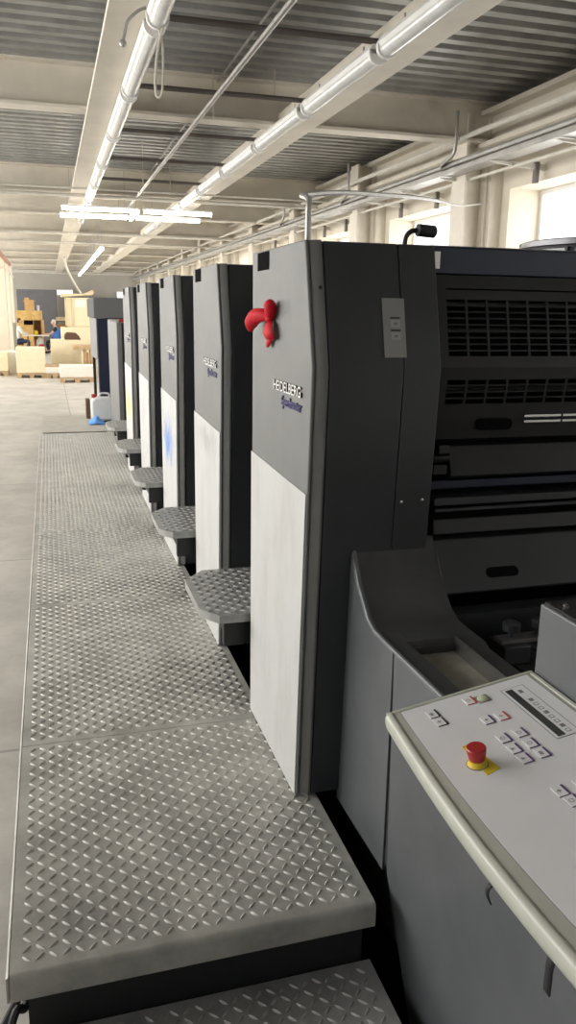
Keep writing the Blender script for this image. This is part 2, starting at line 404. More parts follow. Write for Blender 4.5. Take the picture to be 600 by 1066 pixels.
# dark rods crossing between the girders
rods = [(170, 15, 385, 45), (150, 88, 300, 105), (125, 133, 262, 147), (118, 163, 232, 173), (108, 186, 205, 191)]
for i, (x0, y0, x1, y1) in enumerate(rods):
    p = atZ((x0+x1)/2, (y0+y1)/2, ZB+.05)
    t = MB(); t.tube([(.80, p.y, ZB+.05), (2.39, p.y, ZB+.05)], .022, 8)
    tag(t.build('cross_rod', M['conduit']), 'dark rod crossing between the two girders, %s from the camera' % ordinal(i), 'rod', 'dark rods between the girders')
for (px, py, r, z, l) in ((305, 0, .022, ZB-.02, 'grey conduit running lengthwise below the dark rods'), (290, 0, .012, ZB+.38, 'thin pale conduit running lengthwise close under the steel deck')):
    p = atZ(px, py, z)
    t = MB(); t.tube([(p.x, p.y-1.5, z), (p.x, 17, z)], r, 8)
    o = tag(t.build('conduit', M['zinc']), l, 'conduit')
# pipes running across, under the beams
for (px, py, z, r, l) in ((30, 201, ZB-.05, .03, 'cream pipe crossing the hall just before the lit tubes'), (30, 193, ZB-.02, .018, 'thin cream pipe crossing the hall in front of the thicker one'),
                          (150, 246, ZB-.1, .035, 'cream pipe crossing the hall beyond the lit tubes'), (60, 252, ZB-.1, .03, 'farther cream pipe crossing the hall over the aisle')):
    p = atZ(px, py, z)
    t = MB(); t.tube([(-4.55, p.y, z), (4.7, p.y, z)], r, 8)
    tag(t.build('cross_pipe', M['cream_pipe']), l, 'pipe')
# thin drop wires
for i, (px, py, Y) in enumerate(((222, 96, 8.4), (246, 92, 9.0), (149, 190, 12.0), (286, 70, 8.2), (177, 180, 13.0))):
    p = atY(px, py, Y)
    t = MB(); t.tube([(p.x, Y, ZD), (p.x, Y, p.z-.25)], .006, 5)
    tag(t.build('drop_wire', M['wire']), ['thin wire hanging by the left end of the second dark rod', 'thin wire hanging midway along the second dark rod', 'thin wire hanging above the lit tube lights', 'thin wire hanging near the nearest right hand battens', 'thin wire hanging deeper beyond the last rods'][i], 'wire')
# loop of cable hanging from the nearest left battens
p = atY(166, 48, 5.5)
t = MB(); t.tube(smoothpts([(p.x-.02, 5.5, p.z+.14), (p.x+.02, 5.5, p.z+.0), (p.x+.012, 5.5, p.z-.25), (p.x-.018, 5.52, p.z-.28), (p.x-.03, 5.5, p.z-.20), (p.x-.01, 5.5, p.z-.02), (p.x+.03, 5.48, p.z+.12)]), .008, 6)
tag(t.build('cable_loop', M['wire']), 'pale cable hanging in a loop beside the near left battens', 'cable')
p = atY(132, 40, 5.2)
t = MB(); t.tube(smoothpts([atY(152, 8, 5.2), atY(143, 12, 5.2), atY(133, 22, 5.2), atY(130, 34, 5.2), atY(128, 44, 5.2)]), .010, 6); t.ball(atY(128, 45, 5.2), .022, 8)
tag(t.build('cable_end', M['zinc']), 'grey cable end curling down beside the left girder', 'cable')
t = MB(); t.tube(smoothpts([atY(67, 268, 24), atY(70, 280, 24.2), atY(77, 294, 24.6), atY(84, 305, 25)]), .035, 6)
tag(t.build('drop_cable', M['wire']), 'thick white cable slanting down to the tall crate', 'cable')
p = atX(1, 236, -1.22); 
t = MB(); t.tube([(-1.3, 12, 3.55), (-1.3, 33, 3.55)], .07, 10)
tag(t.build('overhead_pipe', M['pink_pipe']), 'rust pink pipe running along the left above the white columns', 'pipe')

# pipes, tray and brackets along the right wall
for (x, z, r, m, l) in ((4.45, ZB+.02, .028, 'cream_pipe', 'upper cream pipe along the window wall beside the column tops'),
                        (4.40, EYE+1.62, .035, 'zinc', 'grey metal pipe along the window wall above the brackets'),
                        (4.72, EYE+1.70, .022, 'cream_pipe', 'thin cream pipe close to the wall above the windows'),
                        (4.62, EYE+1.47, .016, 'cream_pipe', 'thin bright rail just above the window heads')):
    t = MB(); t.tube([(x, 3.5, z), (x, 45, z)], r, 8)
    tag(t.build('wall_pipe', M[m]), l, 'pipe')
t = MB(); t.box(4.36, 4.54, 3.5, 44, EYE+1.515, EYE+1.522); t.box(4.355, 4.36, 3.5, 44, EYE+1.515, EYE+1.56); t.box(4.54, 4.545, 3.5, 44, EYE+1.515, EYE+1.56)
tag(t.build('cable_tray', M['zinc'], smooth=False), 'galvanised cable tray along the window wall on brackets', 'tray')
br = root('wall_bracket', (0, 0, 0), 'x', 'bracket', 'tray brackets on the window wall')
q = MB(); q.prism([(4.34, EYE+1.505), (4.98, EYE+1.505), (4.98, EYE+1.44), (4.40, EYE+1.485)], 'y', -.015, .015); q.build('arm', M['cream_pipe'], br)
q = MB(); q.box(4.86, 4.90, -.03, .03, EYE+1.32, EYE+1.52); q.build('foot', M['conduit'], br)
for i in range(12):
    o = br if i == 0 else copy_tree(br)
    o.location = (0, 6.6+1.12*i, 0); o['label'] = 'cream bracket carrying the cable tray on the window wall, %s from the camera' % ordinal(i)
for i, (y, l) in enumerate(((8.5, 'grey pipe bend looping round the top of the near wall column'), (11.8, 'grey pipe bend looping round the second wall column'), (15.2, 'grey pipe bend looping round the third wall column'))):
    t = MB(); t.tube(smoothpts([(4.3, y-.1, ZB+.25), (4.3, y-.1, EYE+1.75), (4.3, y, EYE+1.66), (4.32, y+.25, EYE+1.62), (4.5, y+.5, EYE+1.62), (4.72, y+.52, EYE+1.62)], 5), .02, 8)
    tag(t.build('pipe_bend', M['zinc']), l, 'pipe')

# ================================================================== walkway with raised tread pattern
ZP = .35
def tread(b, x0, x1, y0, y1, z, lugm, p=.0335, inset=.012, poly=None):
    """diamond lugs, alternately turned, on a square grid"""
    import itertools
    nx = int((x1-x0-2*inset)/p); ny = int((y1-y0-2*inset)/p)
    ox = x0+((x1-x0)-nx*p)/2+p/2; oy = y0+((y1-y0)-ny*p)/2+p/2
    for i in range(nx):
        for j in range(ny):
            cx, cy = ox+i*p, oy+j*p
            if poly and not poly(cx, cy): continue
            a = math.radians(45 if (i+j) % 2 else -45); ca, sa = math.cos(a), math.sin(a)
            pts = [(-.0165, 0, 0), (-.006, -.0046, 0), (.006, -.0046, 0), (.0165, 0, 0), (.006, .0046, 0), (-.006, .0046, 0), (-.009, 0, .0044), (.009, 0, .0044)]
            b.add([(cx+u*ca-v*sa, cy+u*sa+v*ca, z+h) for u, v, h in pts],
                  [(0, 1, 6), (1, 2, 7, 6), (2, 3, 7), (3, 4, 7), (4, 5, 6, 7), (5, 0, 6)], lugm)
wk = root('walkway', (.3, 6.4, 0), 'long raised walkway of diamond tread plate beside the press', 'walkway')
cuts = [1.767, 2.895, 4.43, 5.98, 7.55, 9.2, 11.05]
for i in range(6):
    y0, y1 = cuts[i]+(.002 if i else 0), cuts[i+1]-.002
    xr = .80 if i == 0 else .765
    b = MB(); r = .016
    if i == 0:
        b.prism([(y0, ZP-.075), (y0, ZP-r), (y0+.005, ZP-.005), (y0+r, ZP), (y1, ZP), (y1, ZP-.01), (y0+.02, ZP-.012), (y0+.02, ZP-.075)], 'x', -.185, xr)
    else: b.box(-.185, xr, y0, y1, ZP-.01, ZP)
    b.prism([(-.187, ZP), (-.1915, ZP-.0006), (-.1935, ZP-.003), (-.1935, ZP-.075), (-.187, ZP-.075)], 'y', y0, y1)
    tread(b, -.18, xr-.004, y0+.016 if i == 0 else y0, y1, ZP, 1)
    b.build('tread_plate', [M['steel'], M['lug']], wk, angle=50)
b = MB(); b.box(-.145, .775, 1.80, 1.83, 0, ZP-.012); b.box(-.15, -.13, 1.83, 11.0, 0, ZP-.02); b.box(.70, .72, 1.83, 11.0, 0, ZP-.02); b.box(-.145, .775, 10.98, 11.0, 0, ZP-.02); b.build('skirt', M['black'], wk)
b = MB()
for y in (2.895, 4.43, 5.98, 7.55, 9.2): b.box(-.13, .70, y-.03, y+.03, .1, ZP-.012)
b.build('cross_bearer', M['black'], wk)
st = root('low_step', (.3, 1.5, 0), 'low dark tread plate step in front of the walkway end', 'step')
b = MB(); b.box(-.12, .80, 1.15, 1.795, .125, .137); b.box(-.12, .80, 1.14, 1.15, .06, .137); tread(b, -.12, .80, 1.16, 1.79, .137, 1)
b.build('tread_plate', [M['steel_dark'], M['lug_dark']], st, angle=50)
b = MB(); b.box(-.10, .78, 1.17, 1.79, 0, .125); b.build('base', M['black'], st)
b = MB(); b.box(-.17, .70, 11.07, 12.85, ZP+.004, ZP+.012); b.box(-.15, .68, 11.1, 12.8, 0, ZP+.004, 1)
tag(b.build('landing_plate', [M['smooth_plate'], M['black']], bevel=.002), 'smooth pale metal plate at the far end of the walkway', 'plate')
for pts, l in ((((-.155, 1.81, .30), (-.170, 1.80, .255), (-.215, 1.76, .19), (-.245, 1.72, .10), (-.25, 1.70, .03), (-.22, 1.66, .012), (-.1, 1.55, .012)), 'black cable looping out from under the walkway corner'),
               (((-.148, 1.84, .24), tuple(atY(26, 1049, 1.80)), tuple(atY(14, 1060, 1.75)), (-.235, 1.66, .07), (-.27, 1.58, .012), (-.32, 1.46, .012)), 'second black cable curving to the floor beside the walkway skirt')):
    t = MB(); t.tube(smoothpts(pts), .011, 8); tag(t.build('floor_cable', M['rubber']), l, 'cable')

# ================================================================== printing units
XF = .727
ZBEND, ZTOP, ZMID = EYE-.16, EYE+.205, EYE-.528
STEPLAB = ['dark tread plate foot step just behind the nearest printing unit', 'dark foot step between the second and third printing units',
           'dark foot step between the third and fourth printing units', 'dark foot step between the fourth and fifth printing units', 'dark foot step beyond the fifth unit, before the white canister']
def unit(i, yf, yn, label, stain):
    r = root('printing_unit', (XF+1.0, (yf+yn)/2, 0), label, 'printing unit', 'printing units of the press')
    prof = [(yf, .365), (yn+.078, .365), (yn+.02, ZMID), (yn, ZBEND), (yn+.092, ZTOP), (yf, ZTOP)]
    def inset(d): return [(yf-d, .365), (yn+.078+d, .365), (yn+.02+d, ZMID), (yn+d, ZBEND), (yn+.092+d, ZTOP-d*.6), (yf-d, ZTOP-d*.6)]
    def inset_s(d): q = inset(d); q[0] = (yf-.004, q[0][1]); q[5] = (yf-.004, ZTOP-.003); q[4] = (q[4][0], ZTOP-.003); return q
    b = MB(); b.prism(prof, 'x', XF, XF+.012); b.build('front_panel', M['grey'], r, bevel=.005, segs=3)
    A_, B_ = inset(.001), inset(-.017); B_[0] = A_[0]; B_[5] = A_[5]; B_[4] = (B_[4][0], A_[4][1]); n_ = 6; b = MB()
    lv = [[(XF+.0125, p[0], p[1]) for p in A_], [(XF+.038, p[0], p[1]) for p in B_], [(XF+.046, p[0], p[1]) for p in B_]]
    b.add(sum(lv, []), [tuple(reversed(range(n_))), tuple(range(2*n_, 3*n_))]+[(j*n_+i_, j*n_+(i_+1) % n_, (j+1)*n_+(i_+1) % n_, (j+1)*n_+i_) for j in range(2) for i_ in range(n_)])
    b.build('edge_trim', M['trim'], r, bevel=.0025)
    z0 = .357
    lp = [(yf-.002, z0), (yn+.085, z0), (yn+.026, ZMID-.012), (yf-.004, ZMID+.008)]
    b = MB(); b.prism(lp, 'x', XF-.0045, XF-.0005); o = b.build('lower_panel', stain, r, bevel=.0015); o['label'] = 'white lower cover sheet'
    # dark square opening near the top of the panel
    ya, yb_ = yf-.085, yf-.235
    b = MB(); b.box(XF-.003, XF-.0005, yb_, ya, ZTOP-.066, ZTOP-.006); b.build('vent_opening', M['void'], r)
    # charcoal side panels facing the next unit
    b = MB(); b.prism(inset_s(-.014), 'x', XF+.050, 1.012); b.build('side_panel', M['charcoal'], r, bevel=.004)
    b = MB(); b.prism(inset_s(-.014), 'x', 1.015, 1.135); b.build('side_panel', M['charcoal'], r, bevel=.004)
    b = MB(); b.prism(inset(.02), 'x', XF+.04, 1.14); b.build('cover_core', M['void'], r)
    # body, base and top
    b = MB(); b.prism([(yf-.03, .30), (yn+.30, .30), (yn+.22, EYE-.5), (yn+.22, ZTOP-.12), (yf-.03, ZTOP-.12)], 'x', 1.14, 2.74); b.build('body', M['black'], r)
    b = MB(); b.box(.86, 2.80, yn+.1, yf, 0, .34); b.build('base', M['void'], r)
    b = MB(); b.prism([(yn+.10, ZTOP-.085), (yn+.098, ZTOP-.004), (yn+.13, ZTOP+.002), (yf, ZTOP+.002), (yf, ZTOP-.085)], 'x', 1.143, 2.74); o = b.build('top_cover', M['navy'], r, bevel=.004); o['label'] = 'dark navy top cover'
    b = MB(); b.prism(prof, 'x', 2.745, 2.80); b.build('drive_side_cover', M['grey'], r, bevel=.005)
    # maker's lettering on the front panel: metal letters and a violet script line
    w = .355
    text_obj('HEIDELBERG', .047, .006, (XF-.001, yn+.402, EYE-.253), (0, -1, 0), (0, 0, 1), [M['white'], M['ink']], 'maker_letters', r, sx=1.2, bold=.0004)
    text_obj('Speedmaster', .047, .004, (XF-.001, yn+.312, EYE-.298), (0, -1, 0), (0, 0, 1), [M['logo_blue']], 'model_letters', r, shear=.25, sx=.90, bold=.0003)
    # foot step in the gap on the far side
    y0 = yf+.025; zt = EYE-1.2
    hexa = [(.535, y0+.10), (.60, y0), (.98, y0), (.98, y0+.60), (.635, y0+.60), (.535, y0+.47)]
    b = MB(); b.prism(hexa, 'z', zt-.035, zt)
    def inside(x, y):
        if x < .55 or x > .97 or y < y0+.015 or y > y0+.59: return False
        if (y-y0) < .10*(.60-x)/.065+.018: return False
        if (y-y0) > .47+.13*(x-.535)/.10-.018: return False
        return True
    tread(b, .535, .98, y0, y0+.60, zt, 1, poly=inside)
    sp = root('foot_step', (.75, y0+.3, 0), STEPLAB[i], 'step', 'foot steps between the printing units')
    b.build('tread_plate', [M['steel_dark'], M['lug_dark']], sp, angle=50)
    b = MB(); b.box(.63, 1.0, y0+.06, y0+.10, zt-.16, zt-.036); b.box(.63, 1.0, y0+.50, y0+.54, zt-.16, zt-.036); b.box(.63, .65, y0+.10, y0+.50, zt-.10, zt-.036); b.box(.94, .98, y0+.06, y0+.54, 0, zt-.036); b.build('step_bracket', M['black'], sp)
    return r
W = (.56, .562, .552)
sm = [stain_mat('white_sheet_smudged', W, (.45, .42, .4), -5, .9, .1, .1, .0),
      stain_mat('white_sheet_grey_marks', W, (.35, .34, .33), -.02, 1.35, .3, .10, .6),
      stain_mat('white_sheet_blue_paint', W, (.12, .25, .60), .05, 1.12, .32, .22, .95),
      stain_mat('white_sheet_pink_paint', W, (.55, .38, .42), .05, 1.15, .2, .2, .6),
      stain_mat('white_sheet_yellow_paint', W, (.80, .68, .10), .05, 1.05, .40, .24, 1.0)]
ULAB = ['printing unit nearest the camera, with a red bow on its grey front', 'second printing unit from the camera, plain white lower sheet',
        'third printing unit, blue paint smear on its white lower sheet', 'fourth printing unit, faint pink smear on its white lower sheet',
        'fifth and farthest printing unit, yellow smear on its white lower sheet']
UY = [(2.962, 2.235), (4.255, 3.545), (5.605, 4.88), (7.06, 6.34), (8.43, 7.72)]
units = [unit(i, yf, yn, ULAB[i], sm[i]) for i, (yf, yn) in enumerate(UY)]
u1 = units[0]

# --- nearest unit: guards and details on the end that faces the camera
def gy(z):   # bent guard surface
    zb = ZBEND
    return 2.268+(.085*(z-zb)/.36 if z > zb else .035*(zb-z)/.23)
def strip_panel(xcuts, zcuts, hole):
    b = MB(); nx, nz = len(xcuts), len(zcuts)
    vs = [(x, gy(z), z) for z in zcuts for x in xcuts]; fs = []
    for j in range(nz-1):
        for i in range(nx-1):
            if hole(i, j): continue
            fs.append((j*nx+i, j*nx+i+1, (j+1)*nx+i+1, (j+1)*nx+i))
    return b.add(vs, fs)
xc = [1.145, 1.186]; 
for i in range(21): xc += [xc[-1]+.064, xc[-1]+.0725]
xc = xc[:-1]+[2.742]
zc = [EYE-.39, EYE-.276]; rows = []
for i in range(4): rows.append(len(zc)-1); zc += [zc[-1]+.0155, zc[-1]+.0205]
zc[-1] = ZBEND; zc.append(EYE-.126)
for i in range(9): rows.append(len(zc)-1); zc += [zc[-1]+.0155, zc[-1]+.0195]
zc[-1] = EYE+.074; rows.append(len(zc)-1); zc += [EYE+.079, EYE+.118]
def hole(i, j): return j in rows and ((1 <= i < len(xc)-2 and i % 2 == 1) or (j == rows[-1] and 1 <= i < len(xc)-2))
o = strip_panel(xc, zc, hole).build('guard_grille', M['guard'], u1, smooth=False)
s_ = o.modifiers.new('solid', 'SOLIDIFY'); s_.thickness = .006; s_.offset = -1
b = MB(); b.box(1.14, 2.742, 2.36, 2.375, EYE-.40, EYE+.12); b.build('backing', M['void'], u1)
b = MB()
for (z, r_) in ((EYE+.03, .012), (EYE-.05, .012), (EYE-.235, .010)): b.tube([(1.15, 2.342, z), (2.74, 2.342, z)], r_, 10)
b.build('roller', M['guard'], u1)
def slot(x0, x1, z0, z1, y, n=6):
    r_ = (z1-z0)/2; zc_ = (z0+z1)/2
    return [(x1-r_+r_*math.sin(t), zc_+r_*math.cos(t)) for t in [math.pi*i/n for i in range(n+1)]]+[(x0+r_-r_*math.sin(t), zc_-r_*math.cos(t)) for t in [math.pi*i/n for i in range(n+1)]]
b = MB(); b.prism(slot(1.305, 1.435, EYE-.362, EYE-.325, 0), 'y', 2.285, 2.2905); b.build('hand_hold', M['void'], u1)
b = MB()
for z in (EYE-.318, EYE-.336):
    for j in range(8):
        b.box(1.475+.0725*j*2, 1.475+.0725*j*2+.138, 2.281, 2.288, z-.0035, z+.0035)
o = b.build('bright_rail', M['chrome'], u1); o['label'] = 'bright metal rail'
# stack of guards under the grille
b = MB(); b.prism([(2.36, EYE-.40), (2.30, EYE-.412), (2.262, EYE-.505), (2.275, EYE-.512), (2.36, EYE-.512)], 'x', 1.215, 2.74); b.build('tilted_guard', M['guard'], u1, bevel=.003)
b = MB(); b.box(1.17, 1.205, 2.27, 2.36, EYE-.43, EYE-.405); b.box(1.16, 1.205, 2.28, 2.36, EYE-.50, EYE-.47); b.tube([(1.16, 2.29, EYE-.45), (1.215, 2.29, EYE-.45)], .012, 8); b.build('hinge_block', M['black'], u1)
b = MB(); b.box(1.15, 2.74, 2.285, 2.33, EYE-.55, EYE-.522); b.build('cross_bar', M['navy'], u1, bevel=.003)
b = MB(); b.box(1.16, 2.74, 2.25, 2.262, EYE-.618, EYE-.607); b.box(1.16, 2.74, 2.262, 2.34, EYE-.60, EYE-.575); b.build('ledge', M['charcoal'], u1, bevel=.002)
b = MB(); b.prism([(2.33, EYE-.635), (2.262, EYE-.645), (2.255, EYE-.695), (2.33, EYE-.70)], 'x', 1.16, 2.74); b.build('narrow_guard', M['guard'], u1, bevel=.003)
b = MB(); b.prism([(2.33, EYE-.712), (2.262, EYE-.715), (2.16, EYE-.865), (2.17, EYE-.872), (2.33, EYE-.872)], 'x', 1.165, 2.74); lg = b.build('flap_guard', M['charcoal'], u1, bevel=.004)
b = MB(); c0 = Vector((0, 2.262, EYE-.715)); dn = Vector((0, -.102, -.15)).normalized(); nn = Vector((0, -.15, .102)).normalized()
vs = []
for (x, s) in slot(1.325, 1.445, .105, .14, 0): vs.append(Vector((x, 0, 0))+c0+dn*s+nn*.0015)
n = len(vs); vs2 = [v-nn*.001 for v in vs]
b.add(vs+vs2, [tuple(range(n)), tuple(reversed(range(n, 2*n)))]+[(i, n+i, n+(i+1) % n, (i+1) % n) for i in range(n)]); b.build('hand_hold', M['void'], lg)
b = MB(); b.box(1.143, 2.74, 2.34, 2.40, .36, EYE-.36); b.build('backing', M['void'], u1)
# control label on the charcoal side panel
def syo(z): return 2.220+(.092*(z-ZBEND)/(ZTOP-ZBEND) if z > ZBEND else .02*(ZBEND-z)/.37)
def side_quad(x0, x1, z0, z1, t): return MB().add([(x0, syo(z0)-t, z0), (x1, syo(z0)-t, z0), (x1, syo(z1)-t, z1), (x0, syo(z1)-t, z1), (x0, syo(z0)+.002, z0), (x1, syo(z0)+.002, z0), (x1, syo(z1)+.002, z1), (x0, syo(z1)+.002, z1)],
    [(0, 1, 2, 3), (7, 6, 5, 4), (4, 5, 1, 0), (5, 6, 2, 1), (6, 7, 3, 2), (7, 4, 0, 3)])
o = side_quad(.951, 1.021, EYE-.127, EYE+.044, .003).build('control_label', M['label'], u1); o['label'] = 'pale grey control plate'
for (z, s) in ((EYE-.014, .026), (EYE-.05, .026)):
    k_ = side_quad(.974, 1.004, z-s, z-.004, .0045).build('button', M['grey_key'], o)
    side_quad(.974, 1.004, z-.001, z+.004, .0048).build('button_bar', M['ink'], o)
    side_quad(.984, .995, z-.019, z-.012, .0055).build('symbol', M['greyprint'], k_)
for (x, z) in ((1.033, EYE-.575), (1.105, EYE-.572)): b = MB(); b.lathe([(.006, 0), (.006, .003), (.003, .004)], (x, 2.244, z), (0, -1, 0), 10); b.build('screw', M['chrome'], u1)
b = MB(); b.lathe([(.006, 0), (.006, .004)], (XF+.03, 2.270, EYE+.07), (0, -1, 0), 10); b.build('screw', M['ink'], u1)
# gooseneck lamp on top
b = MB(); b.tube(smoothpts([(1.096, 2.45, ZTOP-.01), (1.10, 2.45, ZTOP+.028), (1.118, 2.45, ZTOP+.048), (1.15, 2.45, ZTOP+.052)]), .008, 8); b.lathe([(.010, 0), (.019, .004), (.019, .062), (.012, .068)], (1.135, 2.45, ZTOP+.053), (1, 0, -.06), 14)
b.build('gooseneck_lamp', M['rubber'], u1)
b = MB(); b.box(1.139, 1.158, 2.318, 2.345, EYE+.135, EYE+.185); b.build('latch', M['chrome'], u1)
# conduit rising from the nearest unit
t = MB(); t.tube(smoothpts([(.80, 2.53, ZTOP), (.80, 2.53, EYE+.29), (.81, 2.56, EYE+.345), (.86, 2.75, EYE+.385), (1.25, 3.3, EYE+.48), (2.2, 4.6, EYE+.66), (3.6, 6.9, EYE+.95), (4.7, 8.5, EYE+1.20)], 8), .010, 8)
tag(t.build('cable_conduit', M['zinc']), 'grey conduit rising from the nearest unit top and bending towards the wall', 'conduit')
# red bow
rb = root('ribbon_bow', (XF-.02, 2.655, EYE-.022), 'red ribbon bow tied to the grey front of the nearest unit', 'bow')
def lobe(pts, rs, flat, name):
    b = MB(); P = smoothpts(pts, 4); R_ = []
    for i in range(len(rs)-1): R_ += [rs[i]+(rs[i+1]-rs[i])*j/4 for j in range(4)]
    b.tube(P, R_+[rs[-1]], 14)
    b.v = [(min(XF-.003, XF-.004-(XF-.004-v[0])*flat), v[1], v[2]) for v in b.v]
    return b.build(name, M['ribbon'], rb, angle=80)
kx = XF-.012; KY, KZ = 2.655, EYE-.022
lobe([(kx, KY, KZ), (kx-.016, KY+.05, KZ+.010), (kx-.030, KY+.11, KZ+.004), (kx-.036, KY+.15, KZ-.018), (kx-.034, KY+.165, KZ-.044)], [.008, .022, .028, .026, .010], .9, 'loop')
lobe([(kx, KY, KZ+.002), (kx-.010, KY-.018, KZ+.020), (kx-.016, KY-.036, KZ+.040), (kx-.012, KY-.045, KZ+.056)], [.009, .024, .029, .012], .8, 'loop')
def tail(rows):
    b = MB(); vs = []
    for (x, y0_, y1_, z) in rows: vs += [(x, y0_, z), (x-.006, (y0_+y1_)/2, z), (x, y1_, z)]
    n_ = len(rows); b.add(vs, [(3*i+j, 3*i+j+1, 3*i+j+4, 3*i+j+3) for i in range(n_-1) for j in range(2)])
    o = b.build('tail', M['ribbon'], rb); m = o.modifiers.new('solid', 'SOLIDIFY'); m.thickness = .003
tail([(kx, KY-.012, KY+.012, KZ-.002), (kx-.012, KY-.050, KY+.040, KZ-.022), (kx-.012, KY-.066, KY+.058, KZ-.050), (kx-.004, KY-.060, KY+.062, KZ-.068)])
tail([(kx, KY-.015, KY+.050, KZ-.060), (kx-.002, KY-.005, KY+.060, KZ-.080), (kx-.002, KY+.020, KY+.040, KZ-.096)])
b = MB(); b.ball((kx-.008, KY, KZ-.002), (.011, .018, .011), 12); b.build('knot', M['ribbon'], rb)
# ventilator drum on the press top at the right
dr = root('round_vent', (2.0, 2.62, ZTOP+.003), 'grey metal round drum standing on the press top by the window', 'drum')
b = MB(); b.lathe([(.315, 0), (.315, .02)], (2.0, 2.62, ZTOP+.003), n=64); b.build('drum_body', M['drum'], dr)
b = MB(); b.lathe([(.322, .02), (.322, .028)], (2.0, 2.62, ZTOP+.003), n=64); b.build('band', M['rubber'], dr)
b = MB(); b.lathe([(.325, .028), (.33, .031), (.33, .048), (.32, .052), (.05, .054)], (2.0, 2.62, ZTOP+.003), n=64); b.build('drum_lid', M['drum'], dr)
for x in (1.70, 1.735): b = MB(); b.box(x, x+.012, 2.46-(x-1.7)*1.2, 2.475-(x-1.7)*1.2, ZTOP+.004, ZTOP+.024); b.build('clip', M['rubber'], dr)

# ================================================================== delivery end beyond the fifth unit
dl = root('delivery_unit', (1.6, 13, 0), 'grey and navy delivery end of the press beyond the fifth unit', 'press delivery')
b = MB(); b.box(.70, 2.8, 13.55, 15.8, EYE-.14, EYE+.18); b.build('hood', M['hood'], dl, bevel=.012)
b = MB(); b.prism([(13.67, EYE-.80), (13.67, EYE-.15), (15.75, EYE-.15), (15.75, EYE-.86)], 'x', .735, .755); b.build('side_panel', M['grey'], dl, bevel=.004)
b = MB(); b.box(.757, .98, 13.66, 13.70, .05, EYE-.15); b.build('end_panel', M['navy'], dl)
b = MB(); b.box(.90, 2.7, 13.9, 15.7, .02, EYE-.15); b.build('body', M['black'], dl)
for y in (13.75, 15.5):
    b = MB(); b.box(.75, .80, y, y+.08, .0, EYE-.8); b.build('post', M['black'], dl)
b = MB(); b.box(.78, .85, 14.2, 14.3, .0, EYE-.8); b.build('post', M['white'], dl)
b = MB(); b.box(.80, 2.7, 10.5, 11.9, 0, EYE-.135); b.build('rear_cover', M['grey'], dl, bevel=.02)
b = MB(); b.box(.74, .80, 9.56, 10.46, .36, EYE-.14); b.build('column_cover', M['grey'], dl, bevel=.01)
b = MB(); b.box(.80, 2.7, 9.58, 10.45, 0, EYE-.15); b.build('column_body', M['charcoal'], dl, bevel=.01)
b = MB(); b.tube([(.76, 9.5, EYE-.125), (1.2, 9.5, EYE-.105)], .018, 8); b.build('red_handle', M['red'], dl)

# ================================================================== canister and rag on the landing
cn = root('canister', (.67, 12.2, ZP+.012), 'white plastic canister with red cap at the end of the walkway', 'canister')
b = MB(); z = ZP+.012; b.prism([(.535, z), (.86, z), (.86, z+.30), (.80, z+.345), (.60, z+.345), (.535, z+.30)], 'y', 12.1, 12.3); b.build('body', M['can'], cn, bevel=.03, segs=3)
b = MB(); b.lathe([(.035, 0), (.035, .05), (.03, .055)], (.58, 12.2, z+.335), n=16); b.build('cap', M['red'], cn)
b = MB(); b.tube(smoothpts([(.66, 12.2, z+.34), (.67, 12.2, z+.39), (.74, 12.2, z+.40), (.80, 12.2, z+.385), (.80, 12.2, z+.34)]), .014, 8); b.build('handle', M['can'], cn)
b = MB(); random.seed(3); n = 14; vs = []
for j in range(n+1):
    for i in range(n+1):
        u, v = i/n-.5, j/n-.5; q = math.exp(-8*(u*u+v*v)); vs.append((.585+u*.22, 11.85+v*.35, ZP+.016+q*.09+.02*q*math.sin(17*u+5*v)*math.cos(13*v)+.012*random.random()*q))
b.add(vs, [(j*(n+1)+i, j*(n+1)+i+1, (j+1)*(n+1)+i+1, (j+1)*(n+1)+i) for j in range(n) for i in range(n)])
o = tag(b.build('rag', M['ragblue']), 'crumpled blue rag lying in front of the white canister', 'rag'); m = o.modifiers.new('solid', 'SOLIDIFY'); m.thickness = .006; m.offset = 1
b = MB(); b.prism([(.47, ZP+.012), (.53, ZP+.012), (.53, ZP+.30), (.47, ZP+.30)], 'y', 12.4, 12.62); tag(b.build('dark_box', M['brown'], bevel=.01), 'small dark box standing behind the white canister', 'box')

# ================================================================== feeder in the right foreground
XS = .882
fd = root('feeder', (1.4, 1.3, 0), 'slate grey feeder housing beside the nearest unit, with a tray in its top', 'feeder')
R = lambda z: EYE+z
top = [(2.315, R(-.685)), (2.275, R(-.70)), (2.20, R(-.815)), (2.11, R(-.897)), (2.06, R(-.915)), (1.98, R(-.918)), (.30, R(-.905))]
def side(x0, x1, m, name, pts, bev): b = MB(); b.prism(pts, 'x', x0, x1); return b.build(name, m, fd, bevel=bev, segs=3)
side(XS-.006, XS, M['slate'], 'side_panel', [(1.905, R(-.922))]+[(1.905, R(-1.63)), (2.315, R(-1.645))]+[(y, z-.003) for y, z in top[:-1]][::1], .002)
side(XS-.006, XS, M['slate'], 'door_panel', [(1.897, R(-.921)), (.30, R(-.909)), (.30, .01), (1.672, .01), (1.872, R(-1.615))], .002)
fr = side(XS+.0005, .942, M['slate_top'], 'side_frame', top+[(.30, .03), (1.66, .03), (1.86, R(-1.61)), (2.315, R(-1.61))], 0)
for x0, x1 in ((.942, 1.095),):
    side(x0, x1, M['slate_top'], 'side_frame', top[:-2]+[(1.955, R(-.918)), (1.955, R(-.965)), (1.25, R(-.965)), (1.25, R(-.91)), (.30, R(-.905)), (.30, .05), (1.66, .05), (2.315, .05)], 0)
side(1.095, 1.165, M['slate_top'], 'side_frame', top[:-1]+[(1.90, R(-.918)), (1.88, R(-.93)), (.30, R(-.925)), (.30, .05), (2.315, .05)], 0)
